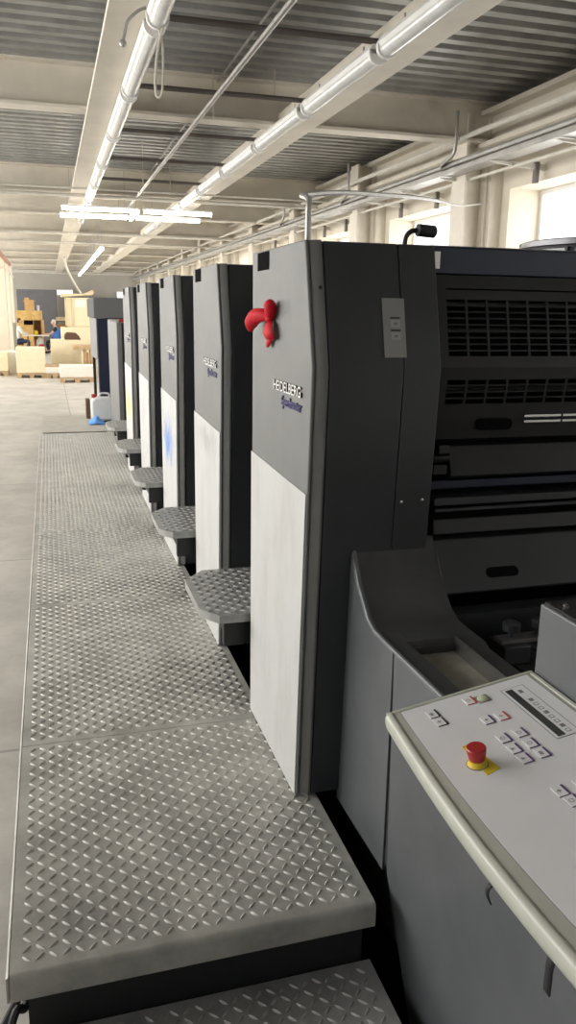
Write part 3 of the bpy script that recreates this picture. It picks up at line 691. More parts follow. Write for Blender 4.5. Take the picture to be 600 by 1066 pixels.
b = MB(); b.tube([(XS+.004, y, z-.005) for y, z in top], .0085, 10); b.build('edge_bead', M['slate'], fd, angle=80)
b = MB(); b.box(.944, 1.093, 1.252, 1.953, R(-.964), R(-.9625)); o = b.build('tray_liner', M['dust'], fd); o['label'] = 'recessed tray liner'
b = MB(); b.box(1.092, 1.0955, 1.25, 1.95, R(-.964), R(-.912)); b.build('tray_edge', M['chrome'], fd)
b = MB(); b.box(.955, .985, 1.945, 1.953, R(-.937), R(-.932)); b.build('tray_clip', M['chrome'], fd)
b = MB(); b.box(1.165, 2.6, .3, 2.15, .05, R(-1.10)); b.build('feed_bed', M['black'], fd)
b = MB(); b.box(1.17, 2.6, .5, 1.80, R(-1.10), R(-1.085)); o = b.build('feed_board', mat('red_brown_board', (.10, .055, .045), .6, noise=.3, nscale=9), fd)
b = MB(); b.box(1.165, 2.6, 2.08, 2.15, R(-1.10), R(-.905)); b.build('register_beam', M['black'], fd)
# gripper rail with knobs
b = MB(); b.box(1.27, 2.6, 1.98, 2.03, R(-.975), R(-.962)); b.build('rail', M['worn'], fd, bevel=.002)
b = MB(); b.box(1.27, 1.36, 1.96, 2.06, R(-1.035), R(-.976)); b.box(1.31, 1.40, 1.90, 2.0, R(-1.10), R(-1.036)); b.build('rail_block', M['charcoal'], fd, bevel=.004)
for x, s in ((1.315, 1.0), (1.41, .8), (1.46, .7), (1.52, .6)):
    b = MB(); b.lathe([(.008, 0), (.008, .02), (.026*s, .022), (.028*s, .045), (.02*s, .05)], (x, 2.005, R(-.962)), n=16); b.build('knob', M['charcoal'], fd)
b = MB(); b.tube([(1.37, 1.98, R(-.99)), (1.58, 1.84, R(-1.02))], .009, 8); b.build('rod', M['guard'], fd)
b = MB(); b.box(.95, 1.16, .35, 2.3, .0, .05); b.build('plinth', M['void'], fd)
b = MB(); b.box(.81, .948, .3, 2.32, .0, .006); b.build('gap_shade_sheet', M['void'], fd)  # black sheet added over the floor, paints the gap as deep shade

# ================================================================== control console
P0 = Vector((.579, 1.282, EYE-.75)); QQ = atY(555, 699, 1.282); U = (QQ-P0).normalized(); UW = (QQ-P0).length; V = Vector((0, -1, 0)); NN = U.cross(V)*-1
if NN.z < 0: NN = -NN
def uvp(u, v, h=0): return P0+U*u+V*v+NN*h
LV = 1.02                                     # console runs on past the camera's side
def bow(v): return -.0255*math.sin(math.pi*min(max(v/.9, 0), 1.2))
def ovl(v): return .031-.018*math.sin(math.pi*min(max(v/.78, 0), 1.2))
cs = root('control_console', (.72, .8, 0), 'pale grey sloping control console with a red emergency stop button', 'control panel')
def slab(b, uv, h0, h1, mi=0):
    n = len(uv); a = sum(uv[i][0]*uv[(i+1) % n][1]-uv[(i+1) % n][0]*uv[i][1] for i in range(n))
    vs = [uvp(u, v, h0) for u, v in uv]+[uvp(u, v, h1) for u, v in uv]
    fs = [tuple(range(n)), tuple(reversed(range(n, 2*n)))]+[(i, n+i, n+(i+1) % n, (i+1) % n) for i in range(n)]
    if a < 0: fs = [tuple(reversed(f)) for f in fs]
    return b.add(vs, fs, mi)
vv = [LV*i/20 for i in range(21)]
b = MB(); slab(b, [(bow(v)+.006, v) for v in vv]+[(UW, LV), (UW, 0)], -.042, -.004); b.build('desk_body', M['rim_flat'], cs, bevel=.006)
b = MB()
pr_ = [(.006, -.036), (.002, -.033), (0, -.026), (-.0005, -.012), (.0015, -.004), (.006, .0005), (.012, .002), (.0165, .001), (.018, -.001), (.018, -.036)]
def rimprof(u0, v): return [uvp(u0+du, v, dh) for du, dh in pr_]
vs = []; m_ = len(pr_)
for v in vv: vs += rimprof(bow(v), v)
b.add(vs, [(i*m_+k_, (i+1)*m_+k_, (i+1)*m_+(k_+1) % m_, i*m_+(k_+1) % m_) for i in range(20) for k_ in range(m_)]+[tuple(range(m_)), tuple(reversed(range(20*m_, 21*m_)))])
b.build('front_rim', M['rim'], cs, angle=70)
b = MB(); slab(b, [(bow(v)+.0175, v+.0) for v in vv]+[((UW-.009), LV), ((UW-.009), .0)], -.004, -.0005); b.build('rim_band', M['rim_flat'], cs)
b = MB(); slab(b, [(0.004, -.006), (UW, -.006), (UW, .003), (0.008, .003)], -.036, .001); slab(b, [((UW-.009), .003), (UW, .003), (UW, LV), ((UW-.009), LV)], -.036, .001); b.build('back_rim', M['rim'], cs, bevel=.002)
b = MB(); slab(b, [(ovl(v)-.0012, max(v, .0048)) for v in vv]+[((UW-.016), LV), ((UW-.016), .0048)], -.0004, .0004, 0); b.build('panel_border', M['greyprint'], cs)
b = MB(); slab(b, [(ovl(v), max(v, .006)) for v in vv]+[((UW-.0175), LV), ((UW-.0175), .006)], .0002, .0009, 0); b.build('panel_overlay', M['panel'], cs)
HX = QQ.x+.004; hp = atX(563, 628, HX); HY = hp.y; HZ = hp.z
print('HOUSE', HX, HY, HZ, U, UW)
b = MB(); b.box(.72, .875, .32, 1.20, EYE-.87, EYE-.775); b.box(.87, .99, .32, 1.135, EYE-.905, EYE-.75); b.build('support', M['slate'], cs)
b = MB(); b.box(HX, HX+.24, .30, HY, EYE-.90, HZ); b.build('rear_housing', M['slate'], cs, bevel=.004)
b = MB(); b.box(HX+.006, HX+.234, .31, HY-.006, HZ+.0002, HZ+.005); b.build('housing_top', M['guard'], cs)
b = MB(); b.lathe([(.006, 0), (.006, .004)], (HX+.03, HY-.04, HZ+.005), n=10); b.build('screw', M['chrome'], cs)
# emergency stop
def pix(px, py):
    r = ray(px, py); p0 = P0-Vector((0, 0, EYE)); t = p0.dot(NN)/r.dot(NN); w = r*t-p0; return w.dot(U), w.dot(V)
es = uvp(.077, .219, .001)
b = MB(); slab(b, [pix(481, 778), pix(489, 775), pix(521, 800), pix(508, 808)], .001, .0016); o = b.build('yellow_patch', M['yellow'], cs); o['label'] = 'yellow sticker under the stop button'
b = MB(); b.lathe([(0.0172, 0.0000), (0.0172, 0.0017), (0.0151, 0.0042), (0.0139, 0.0101)], es, NN, 28); sb = b.build('stop_button', M['yellow'], cs); sb['label'] = 'red mushroom stop button on a yellow collar'
b = MB(); b.lathe([(0.0189, 0.0000), (0.0189, 0.0008)], es, NN, 28); b.build('collar_ring', M['greyprint'], sb)
b = MB(); b.lathe([(0.0130, 0.0092), (0.0139, 0.0118), (0.0147, 0.0151), (0.0172, 0.0286), (0.0172, 0.0319), (0.0155, 0.0340), (0.0008, 0.0344)], es, NN, 28); b.build('cap', M['red'], sb)
# display
b = MB(); slab(b, [(.230, .034), (.279, .034), (.279, .221), (.230, .221)], .001, .0013); dp = b.build('display', M['greyprint'], cs)
b = MB(); slab(b, [(.2315, .0355), (.2775, .0355), (.2775, .2195), (.2315, .2195)], .0012, .0016); b.build('display_plate', M['panel'], dp)
b = MB(); slab(b, [(.2365, .041), (.2515, .041), (.2515, .216), (.2365, .216)], .0014, .002); b.build('screen', M['lcd'], dp)
b = MB()
for i in range(8):
    v0 = .086+.0165*i; slab(b, [(.258, v0), (.267, v0), (.267, v0+.010), (.258, v0+.010)], .0015, .0018)
    if i % 3: slab(b, [(.2595, v0+.0018), (.2655, v0+.0018), (.2655, v0+.0082), (.2595, v0+.0082)], .0017, .0019, 1)
slab(b, [(.258, .05), (.266, .05), (.266, .062), (.258, .062)], .0015, .0018)
b.build('scale_marks', [M['greyprint'], M['panel']], dp)
# keys: white with a coloured bar on the far right edge
def key(u, v, bar='violet', sym=0, w=.0205, l=.026):
    b = MB(); slab(b, [(u, v), (u+w, v), (u+w, v+l), (u, v+l)], .001, .0022); o = b.build('key', M['key'], cs, bevel=.0006)
    b = MB(); slab(b, [(u, v+l), (u+w, v+l), (u+w, v+l+.0008), (u, v+l+.0008)], .001, .0024); slab(b, [(u+w-.0035, v+.001), (u+w, v+.001), (u+w, v+l), (u+w-.0035, v+l)], .002, .0026); 
    b.build('key_bar', M[bar], o)
    b = MB(); cu, cv = u+.008, v+.013
    if sym == 0:
        n = 12; ring = [(cu+.0045*math.cos(2*math.pi*i/n), cv+.0045*math.sin(2*math.pi*i/n)) for i in range(n)]
        for i in range(n):
            a, c = ring[i], ring[(i+1) % n]; f = .72
            slab(b, [a, c, (cu+(c[0]-cu)*f, cv+(c[1]-cv)*f), (cu+(a[0]-cu)*f, cv+(a[1]-cv)*f)], .002, .0025)
    elif sym == 1: slab(b, [(cu-.004, cv-.004), (cu+.004, cv), (cu-.004, cv+.004)], .002, .0025)
    elif sym == 2: slab(b, [(cu-.004, cv-.004), (cu+.003, cv-.004), (cu+.003, cv+.006), (cu-.004, cv+.006)], .002, .0025)
    else: slab(b, [(cu-.004, cv-.001), (cu+.004, cv-.001), (cu+.004, cv+.001), (cu-.004, cv+.001)], .002, .0025); slab(b, [(cu-.001, cv-.004), (cu+.001, cv-.004), (cu+.001, cv+.004), (cu-.001, cv+.004)], .002, .0026)
    b.build('symbol', M['symbol'], o)
for (px, py, bar, s) in ((451, 744, 'ink', 2), (459, 752, 'ink', 3), (489, 730, 'redprint', 0), (508, 750, 'violet', 3), (523, 746, 'redprint', 3),
                         (525, 769, 'violet', 0), (542, 763, 'violet', 0), (536, 780, 'violet', 1), (553, 774, 'violet', 0), (547, 790, 'violet', 1), (565, 784, 'violet', 2),
                         (584, 824, 'violet', 3), (597, 834, 'violet', 0), (606, 816, 'violet', 1), (618, 826, 'violet', 2)):
    u, v = pix(px, py); key(u-.0105, v-.013, bar, s)
u, v = pix(503, 728)
b = MB(); b.lathe([(.011, 0), (.011, .002), (.0085, .004), (.003, .005)], uvp(u, v, .001), NN, 20); b.build('pilot_lamp', M['green'], cs)
b = MB(); slab(b, [(u-.013, v-.013), (u+.013, v-.013), (u+.013, v+.013), (u-.013, v+.013)], .0009, .0016); b.build('lamp_plate', M['label'], cs)
# strap ends hanging below the rim
def strap(pts, w, l):
    P = smoothpts(pts, 5); vs = []
    for p in P: vs += [p+Vector((0, -w, 0)), p+Vector((0, w, 0))]
    b = MB(); b.add(vs, [(2*i, 2*i+1, 2*i+3, 2*i+2) for i in range(len(P)-1)]); o = b.build('strap', M['rubber'], cs); m = o.modifiers.new('s', 'SOLIDIFY'); m.thickness = .002
pA, pB = uvp(bow(.43)+.012, .43, -.036), uvp(bow(.56)+.012, .56, -.036)
strap([pA+Vector((.02, 0, .0)), pA+Vector((-.006, .004, -.004)), pA+Vector((-.012, .006, -.018)), pA+Vector((-.004, .008, -.040))], .004, '')
strap([pB+Vector((.01, 0, .01)), pB+Vector((.0, .0, -.02)), pB+Vector((.004, .006, -.05)), pB+Vector((.012, .016, -.085))], .007, '')

# ================================================================== far end of the hall
def px_box(x0, x1, y0, y1, Y): a = atY(x0, y1, Y); c = atY(x1, y0, Y); return a.x, c.x, a.z, c.z
def pallet(name, label, x0, x1, Y, D, z0=0.0, group='wooden pallets at the far end'):
    r = root(name, ((x0+x1)/2, Y+D/2, z0), label, 'pallet', group); w = x1-x0
    b = MB()
    for i in range(5): b.box(x0+w*i/5+.01, x0+w*(i+1)/5-.01, Y, Y+D, z0+.122, z0+.144)
    b.build('deck_board', M['wood'], r)
    b = MB()
    for f in (0, .5, 1): b.box(x0, x1, Y+(D-.1)*f, Y+(D-.1)*f+.1, z0+.10, z0+.122)
    b.build('stringer', M['wood'], r)
    for f in (0, .5, 1):
        b = MB()
        for g in (0, .5, 1): b.box(x0+(w-.13)*f, x0+(w-.13)*f+.13, Y+(D-.13)*g, Y+(D-.13)*g+.13, z0+.022, z0+.10)
        b.box(x0+(w-.13)*f, x0+(w-.13)*f+.13, Y, Y+D, z0, z0+.022)
        b.build('block', M['wood'], r)
    return r
def stack(name, label, x0, x1, Y, D, z0, z1, m, cat='paper stack', layers=5):
    b = MB(); random.seed(int(x0*1000) & 255); n = layers
    for i in range(n):
        j = random.uniform(-.008, .008); a = z0+(z1-z0)*i/n; c = z0+(z1-z0)*(i+1)/n
        b.box(x0+j, x1+j, Y+j, Y+D+j, a+.001, c)
    return tag(b.build(name, m, bevel=.004), label, cat)
Z = .146
# beige stack left of centre
x0, x1, z0, z1 = px_box(18, 46.5, 362, 393, 24.6)
pallet('pallet', 'pallet under the square cream paper stack on the left', x0, x1, 24.6, .9)
stack('paper_stack', 'square cream paper stack on a pallet, left of the aisle', x0, x1, 24.6, .9, Z, z1, M['paper'], layers=2)
x0, x1, z0, z1 = px_box(-12, 7, 367, 392, 25.4)
pallet('pallet', 'pallet under the cream stack cut off at the left edge', x0, x1, 25.4, .9)
stack('paper_stack', 'cream paper stack at the left edge of the picture', x0, x1, 25.4, .9, Z, z1, M['paper'], layers=2)
x0, x1, z0, z1 = px_box(7.5, 18, 366, 391, 26.4)
stack('paper_bundle', 'pale wrapped bundle on the floor between two cream stacks', x0, x1, 26.4, .7, 0, z1, M['paper_white'], layers=3)
# right group
x0, x1, z0, z1 = px_box(63, 98, 381, 398, 22.9)
pallet('pallet', 'pallet under the low white sheets beside the delivery end', x0, x1, 22.9, .8)
stack('paper_stack', 'low stack of white sheets on the nearest pallet', x0, x1, 22.9, .8, Z, z1, M['paper_white'], layers=6)
x0, x1, z0, z1 = px_box(48, 66, 380, 393, 24.4)
pallet('pallet', 'pallet under the thin white sheets in the middle of the aisle', x0, x1, 24.4, .8)
stack('paper_stack', 'thin stack of white sheets topped by a wooden board, mid aisle', x0, x1, 24.4, .8, Z, z1-.06, M['paper_white'], layers=4)
b = MB(); b.box(x0-.02, x1+.55, 24.4, 25.1, z1-.059, z1); tag(b.build('wooden_board', M['wood'], bevel=.004), 'flat brown board lying on the thin white sheets mid aisle', 'board')
x0, x1, z0, z1 = px_box(54, 84, 354, 383, 26.0)
pallet('pallet', 'pallet under the broad cream block below the tall crate', x0, x1, 26.0, 1.0)
stack('paper_block', 'broad cream paper block standing in front of the tall crate', x0, x1, 26.0, 1.0, Z, z1, M['paper'], layers=2)
bz = z1
x0, x1, z0, z1 = px_box(67.5, 83, 346, 357, 26.35)
b = MB(); b.prism([(x0, bz+.002), (x1+.03, bz+.002), (x1-.03, bz+.12), (x0+(x1-x0)*.75, z1-.02), (x0+.08, z1), (x0, z1-.08)], 'y', 26.2, 26.8)
tag(b.build('brown_bundle', M['brown'], bevel=.02), 'dark brown bundle on top of the broad cream block', 'bundle')
x0, x1, z0, z1 = px_box(66, 97, 341, 385, 28.2)
stack('carton_stack', 'cream cartons stacked on the floor under the tall crate', x0, x1, 28.2, 1.1, 0, z1, M['paper'], 'carton', 4)
cz = z1
x0, x1, z0, z1 = px_box(68.5, 93, 310, 341, 28.2)
cr = root('tall_crate', ((x0+x1)/2, 28.8, cz), 'tall cream crate on stacked cartons by the delivery end', 'crate')
b = MB(); b.box(x0+.04, x1, 28.3, 29.2, cz+.002, z1); b.build('crate_body', M['paper'], cr, bevel=.006)
b = MB(); b.box(x0, x0+.06, 28.26, 28.3, cz+.002, z1); b.box(x0+.2, x0+.25, 28.27, 28.3, cz+.002, z1); b.box(x0, x1, 28.26, 28.3, cz+.002, cz+.05); b.build('batten', M['parchment'], cr)
p0, p1, z2, z3 = px_box(80, 92, 312, 318, 28.27); b = MB(); b.box(p0-.05, p1-.12, 28.285, 28.2995, z2-.05, z3); b.build('white_label', M['paper_white'], cr)
b = MB(); b.prism([(x0-.1, z1+.01), (x1+.10, z1+.09), (x1+.16, z1+.17), (x1+.12, z1+.25), (x0+.6, z1+.12), (x0-.1, z1+.13)], 'y', 28.2, 29.1)
tag(b.build('warped_board', M['parchment'], bevel=.01), 'warped pale board lying on top of the tall crate', 'board')
x0, x1, z0, z1 = px_box(76, 97, 359, 363, 25.6)
b = MB(); b.box(x0, x1, 26.0, 26.8, bz+.003, bz+.05) if False else b.box(x0, x1, 25.0, 25.9, z0, z1)
b.box(x0+.3, x0+.38, 25.1, 25.2, 0, z0); b.box(x1-.12, x1-.04, 25.1, 25.2, 0, z0); b.box(x0+.3, x0+.38, 25.7, 25.8, 0, z0); b.box(x1-.12, x1-.04, 25.7, 25.8, 0, z0)
tag(b.build('low_bench', M['wood'], bevel=.004), 'low wooden bench with a pale top right of the cream block', 'bench')
x0, x1, z0, z1 = px_box(85, 97, 363.5, 374, 25.3)
b = MB(); b.box(x0+.12, x1-.14, 25.3, 25.68, .30, z1-.12); b.box(x0+.1, x1-.12, 25.28, 25.70, 0, .30)
tag(b.build('small_carton', M['card'], bevel=.005), 'small brown carton under the low bench', 'carton')

# work table and what stands about it
TY = 38.0
x0, x1, z0, z1 = px_box(23, 51, 343.5, 346, TY)
tz_ = .80
tbl = root('work_table', ((x0+x1)/2, TY+.4, 0), 'pale topped work table between the two seated people', 'table')
b = MB(); b.box(x0, x1, TY, TY+.75, tz_-.04, tz_); b.build('tabletop', M['paper_white'], tbl, bevel=.004)
for x in (x0+.2, x1-.24):
    for y in (TY+.04, TY+.67):
        b = MB(); b.box(x, x+.04, y, y+.04, 0, tz_-.04); b.build('leg', M['conduit'], tbl)
b = MB(); b.box(x0+.24, x1-.24, TY+.65, TY+.69, .15, .19); b.build('stretcher', M['conduit'], tbl)
a0, a1, z0, z1 = px_box(17, 43.5, 323.5, 334, 40.5)
cb = root('chipboard_cabinet', ((a0+a1)/2, 40.9, 0), 'yellow chipboard cabinet behind the work table', 'cabinet')
b = MB(); b.box(a0, a1, 40.5, 41.2, 0, z1); b.build('cabinet_body', M['osb'], cb, bevel=.01)
q0, q1, z2, z3 = px_box(25, 34, 333.5, 338, 40.48); b = MB(); b.box(q0, q1, 40.47, 40.499, z2, z3); b.build('opening', M['void'], cb)
q0, q1, z2, z3 = px_box(35, 43, 333, 345, 40.2)
sh = root('brown_cabinet', ((q0+q1)/2, 40.2, 0), 'open brown cupboard between the chipboard cabinet and the man in blue', 'cupboard')
b = MB(); t = .03; b.box(q0, q0+t, 39.9, 40.4, 0, z3); b.box(q1-t, q1, 39.9, 40.4, 0, z3); b.box(q0+t, q1-t, 39.9, 40.4, z3-t, z3); b.box(q0+t, q1-t, 40.37, 40.4, 0, z3-t); b.box(q0+t, q1-t, 39.9, 40.37, .5, .53); b.build('cupboard_body', M['cabinet'], sh)
b = MB(); b.box(q1+.005, q1+.12, 39.86, 39.89, .05, z3); b.build('door', M['card'], sh)
q0, q1, z2, z3 = px_box(26, 35, 310, 323, 40.8)
cz_ = z1+.002
bx = root('cardboard_box', ((q0+q1)/2, 40.8, cz_), 'open cardboard box on top of the chipboard cabinet', 'box')
b = MB(); b.box(q0, q1, 40.65, 41.0, cz_, z3-.1); b.build('box_body', M['card'], bx, bevel=.004)
b = MB(); b.prism([(q0-.07, z3-.17), (q0, z3-.10), (q0+.01, z3-.10), (q0-.05, z3-.19)], 'y', 40.66, 40.99); b.prism([(q1, z3-.10), (q1+.08, z3-.16), (q1+.07, z3-.17), (q1-.01, z3-.11)], 'y', 40.66, 40.99); b.box(q0, q1*.5+q0*.5, 40.98, 41.0, z3-.1, z3); b.build('flap', M['card'], bx)
q0, q1, z2, z3 = px_box(38.2, 41.3, 317.5, 323, 40.8)
b = MB(); b.lathe([(.05, 0), (.062, .10), (.065, .24), (.06, .245)], ((q0+q1)/2, 40.8, cz_), n=16); tag(b.build('pale_tub', M['can']), 'pale grey tub beside the cardboard box on the cabinet', 'tub')
q0, q1, z2, z3 = px_box(36, 39, 339.5, 344, TY+.3)
b = MB(); b.box(q0, q1, TY+.25, TY+.37, tz_+.002, tz_+.19); tag(b.build('yellow_carton', M['yellow'], bevel=.006), 'small yellow carton on the work table', 'carton')
q0, q1, z2, z3 = px_box(40.2, 46, 356.5, 362.5, TY-.5)
c = ((q0+q1)/2, TY-.3, 0)
b = MB(); b.lathe([(.09, 0), (.15, .04), (.175, .18), (.16, .32), (.10, .40), (.05, .42)], c, n=20); tag(b.build('red_bag', M['red']), 'round red bag on the floor under the work table', 'bag')
q0, q1, z2, z3 = px_box(38, 45, 349, 358, TY+.4)
b = MB(); b.lathe([(.11, 0), (.17, .05), (.17, .42), (.13, .60), (.06, .70)], ((q0+q1)/2, TY+.4, .0), n=18); tag(b.build('white_sack', M['paper_white']), 'white sack standing under the table behind the red bag', 'sack')
q0, q1, z2, z3 = px_box(9.5, 16.5, 336, 366, 36.5)
bp_ = root('beige_board', ((q0+q1)/2, 36.6, 0), 'upright beige board standing behind the person in white', 'board')
b = MB(); b.box(q0, q1, 36.5, 36.62, .03, z3); b.build('board_panel', M['beige'], bp_, bevel=.02)
b = MB(); b.box(q0+.05, q1-.03, 36.4, 36.75, 0, .03); b.build('foot', M['conduit'], bp_)
q0, q1, z2, z3 = px_box(5, 8, 355, 361, 36.0)
b = MB(); b.lathe([(.06, 0), (.13, .0), (.13, .08), (.06, .08)], ((q0+q1)/2, 36.0, .13), (0, 1, 0), 20); tag(b.build('black_wheel', M['rubber']), 'small black wheel standing by the white columns', 'wheel')
# bright windows high in the partition and shelf with planks
q0, q1, z2, z3 = px_box(60, 75, 302.5, 306.5, 45.9)
w = MB(); w.box(q0-.05, q1+.05, 45.9, 45.99, z3, z3+.05); w.box(q0-.05, q1+.05, 45.9, 45.99, z2-.05, z2); w.box(q0-.05, q0, 45.9, 45.99, z2, z3); w.box(q1, q1+.05, 45.9, 45.99, z2, z3)
o = struct(w.build('window_%d' % wn, M['white'], smooth=False)); wn += 1
sky_em = mat('daylight_pane', (.9, .9, .9), .5, emit=((1, .98, .94), 2.2))
g = MB(); g.box(q0, q1, 45.96, 45.985, z2, z3); g.build('pane', sky_em, o)
q0, q1, z2, z3 = px_box(122.5, 128, 304.5, 312, 45.9)
w = MB(); w.box(q0-.05, q1+.6, 45.9, 45.99, z3, z3+.05); w.box(q0-.05, q1+.6, 45.9, 45.99, z2-.05, z2); w.box(q0-.05, q0, 45.9, 45.99, z2, z3)
o = struct(w.build('window_%d' % wn, M['white'], smooth=False)); wn += 1
g = MB(); g.box(q0, q1+.55, 45.96, 45.985, z2, z3); g.build('pane', sky_em, o)
q0, q1, z2, z3 = px_box(58, 69, 329, 335, 42.5)
rk = root('plank_rack', ((q0+q1)/2, 42.8, 0), 'rack of brown planks behind the man in blue', 'rack')
for x in (q0+.05, q1-.09):
    b = MB(); b.box(x, x+.05, 42.6, 42.65, 0, z3+1.1); b.build('upright', M['conduit'], rk)
b = MB(); b.box(q0, q1, 42.5, 43.1, z2-.35, z2-.30); b.box(q0, q1, 42.5, 43.1, z2, z2+.05); b.build('shelf', M['conduit'], rk)
for i, (z, m) in enumerate(((z2+.052, 'parchment'), (z2-.298, 'cabinet'))):
    b = MB()
    for j in range(3): b.box(q0+.02*j, q1+.1-.03*j, 42.5+.02*j, 43.05, z+.06*j, z+.06*j+.055)
    tag(b.build('plank_bundle', M[m], bevel=.003), ['bundle of pale planks on the upper shelf behind the man in blue', 'bundle of brown planks on the lower shelf behind the man in blue'][i], 'planks', 'planks on the rack')

# ------------------------------------------------------------------ people
def skin_mesh(name, nodes, edges, m, parent, sub=2, rootv=0):
    o0 = ORIG[parent.name]
    me = bpy.data.meshes.new(name); me.from_pydata([Vector(n[0])-o0 for n in nodes], edges, [])
    o = bpy.data.objects.new(name, me); C.objects.link(o); o.parent = parent; ORIG[o.name] = o0
    sk = o.modifiers.new('skin', 'SKIN'); sk.use_smooth_shade = True
    if not me.skin_vertices: 
        bm = bmesh.new(); bm.from_mesh(me); bm.verts.layers.skin.verify(); bm.to_mesh(me); bm.free()
    for i, n_ in enumerate(nodes):
        r_ = n_[1]; me.skin_vertices[0].data[i].radius = r_ if isinstance(r_, tuple) else (r_, r_)
        me.skin_vertices[0].data[i].use_root = (i == rootv)
    o.modifiers.new('sub', 'SUBSURF').levels = sub; o.modifiers['sub'].render_levels = sub
    me.materials.append(m)
    return o
def bake(objs, extra, name, m, parent, voxel=.008):
    """join evaluated pieces and remesh them into one continuous surface"""
    bpy.context.view_layer.update(); dg = bpy.context.evaluated_depsgraph_get(); bm = bmesh.new()
    for o in objs:
        t = bpy.data.meshes.new_from_object(o.evaluated_get(dg)); bm.from_mesh(t); bpy.data.meshes.remove(t)
    for x in extra: 
        t = bpy.data.meshes.new('t'); o0 = ORIG[parent.name]; t.from_pydata([Vector(v)-o0 for v in x.v], [], x.f); bm.from_mesh(t); bpy.data.meshes.remove(t)
    me = bpy.data.meshes.new(name); bm.to_mesh(me); bm.free(); me.materials.append(m)
    for o in objs: bpy.data.objects.remove(o)
    r_ = bpy.data.objects.new(name, me); C.objects.link(r_); r_.parent = parent; ORIG[r_.name] = ORIG[parent.name]
    rm = r_.modifiers.new('remesh', 'REMESH'); rm.mode = 'VOXEL'; rm.voxel_size = voxel; rm.use_smooth_shade = True
    return r_
def person(label, base, face, hip, chest, neck, head, arms, legs, hair, shirt, trousers, vest=None, hairlen=1.0, g=1.0):
    """face: +1 looks towards +x, -1 towards -x; joints are offsets from base"""
    r = root('person', base, label, 'person'); B = Vector(base); f = face
    def J(p): return B+Vector((p[0]*f, p[1], p[2]))
    hip_, ch, nk, hd = J(hip), J(chest), J(neck), J(head)
    nodes = [(hip_, (.15, .12)), ((hip_+ch)/2, (.135, .11)), (ch, (.15, .12)), (nk-Vector((0, 0, .06)), .075), (nk, .052), (hd-Vector((0, 0, .03)), .06)]
    edges = [(0, 1), (1, 2), (2, 3), (3, 4), (4, 5)]
    for sh_, el, wr_, ha in arms:
        i = len(nodes); nodes += [(J(sh_), .06), (J(el), .043), (J(wr_), .028), (J(ha), (.038, .02))]; edges += [(2, i), (i, i+1), (i+1, i+2), (i+2, i+3)]
    for hp, kn, an, toe in legs:
        i = len(nodes); nodes += [(J(hp), .085), (J(kn), .06), (J(an), .04), (J(toe), .035)]; edges += [(0, i), (i, i+1), (i+1, i+2), (i+2, i+3)]
    body = skin_mesh('body_skin', nodes, edges, M['skin'], r)
    ex = []
    h = MB(); h.ball(hd, (.088, .076, .112), 20); h.ball(hd+Vector((.02*f, 0, -.055)), (.066, .058, .065), 16)
    h.tube([hd+Vector((.08*f, 0, .018)), hd+Vector((.105*f, 0, -.02)), hd+Vector((.085*f, 0, -.032))], [.010, .017, .012], 8)    # nose
    for s in (-1, 1): h.ball(hd+Vector((-.005*f, .076*s, -.005)), (.022, .012, .032), 10)                                       # ears
    h.tube([hd+Vector((.078*f, -.022, -.062)), hd+Vector((.086*f, 0, -.062)), hd+Vector((.078*f, .022, -.062))], .009, 6)        # mouth
    ex.append(h)
    for sh_, el, wr_, ha in arms:
        H, Wv = J(ha), J(wr_); d_ = (H-Wv).normalized(); sd_ = d_.cross(Vector((0, 0, 1))).normalized(); up = sd_.cross(d_)
        for q, L_ in ((-.030, .060), (-.010, .075), (.010, .070), (.028, .055)):
            g_ = MB(); s0 = H+sd_*q; g_.tube([s0, s0+d_*L_*.5-up*.004, s0+d_*L_*.8-up*.018, s0+d_*L_-up*.036], [.011, .0105, .0095, .008], 8); ex.append(g_)
        g_ = MB(); s0 = Wv*.45+H*.55+sd_*.034; g_.tube([s0, s0+sd_*.025+d_*.02, s0+sd_*.03+d_*.05-up*.01], [.013, .012, .009], 8); ex.append(g_)
    bake([body], ex, 'body', M['skin'], r)
    for s in (-1, 1):
        e = MB(); e.ball(hd+Vector((.076*f, .03*s, .008)), .011, 8); e.build('eye', M['ink'], r)
    # hair cap
    e = MB(); e.ball(hd+Vector((-.018*f, 0, .028)), (.092, .086, .100*hairlen), 18); e.ball(hd+Vector((-.05*f, 0, -.02)), (.06, .075, .08), 14); e.build('hair', hair, r)
    # shirt: torso and sleeves
    n2 = [(hip_+Vector((0, 0, -.02)), (.172, .142)), ((hip_+ch)/2, (.158, .132)), (ch, (.172, .142)), (nk-Vector((0, 0, .05)), .092)]; e2 = [(0, 1), (1, 2), (2, 3)]
    for sh_, el, wr_, ha in arms:
        a_, c_, w_ = J(sh_), J(el), J(wr_); i = len(n2)
        if vest: n2 += [(a_, .078), (a_*.45+c_*.55, .066)]; e2 += [(2, i), (i, i+1)]
        else: n2 += [(a_, .078), (c_, .060), (c_*.12+w_*.88, .043)]; e2 += [(2, i), (i, i+1), (i+1, i+2)]
    skin_mesh('shirt', n2, e2, shirt, r)
    if vest:
        n4 = [(hip_+Vector((0, 0, -.04)), (.19*g, .17*g)), ((hip_+ch)/2, (.18*g, .165*g)), (ch+Vector((-.02*f, 0, .0)), (.19*g, .17*g)), (nk-Vector((0, 0, .085)), .118)]
        skin_mesh('vest', n4, [(0, 1), (1, 2), (2, 3)], vest, r)
    n3 = [(hip_+Vector((0, 0, -.02)), (.168, .138))]; e3 = []
    for hp, kn, an, toe in legs:
        i = len(n3); n3 += [(J(hp), .104), (J(kn), .078), (J(an)+Vector((0, 0, .04)), .058)]; e3 += [(0, i), (i, i+1), (i+1, i+2)]
    skin_mesh('trousers', n3, e3, trousers, r)
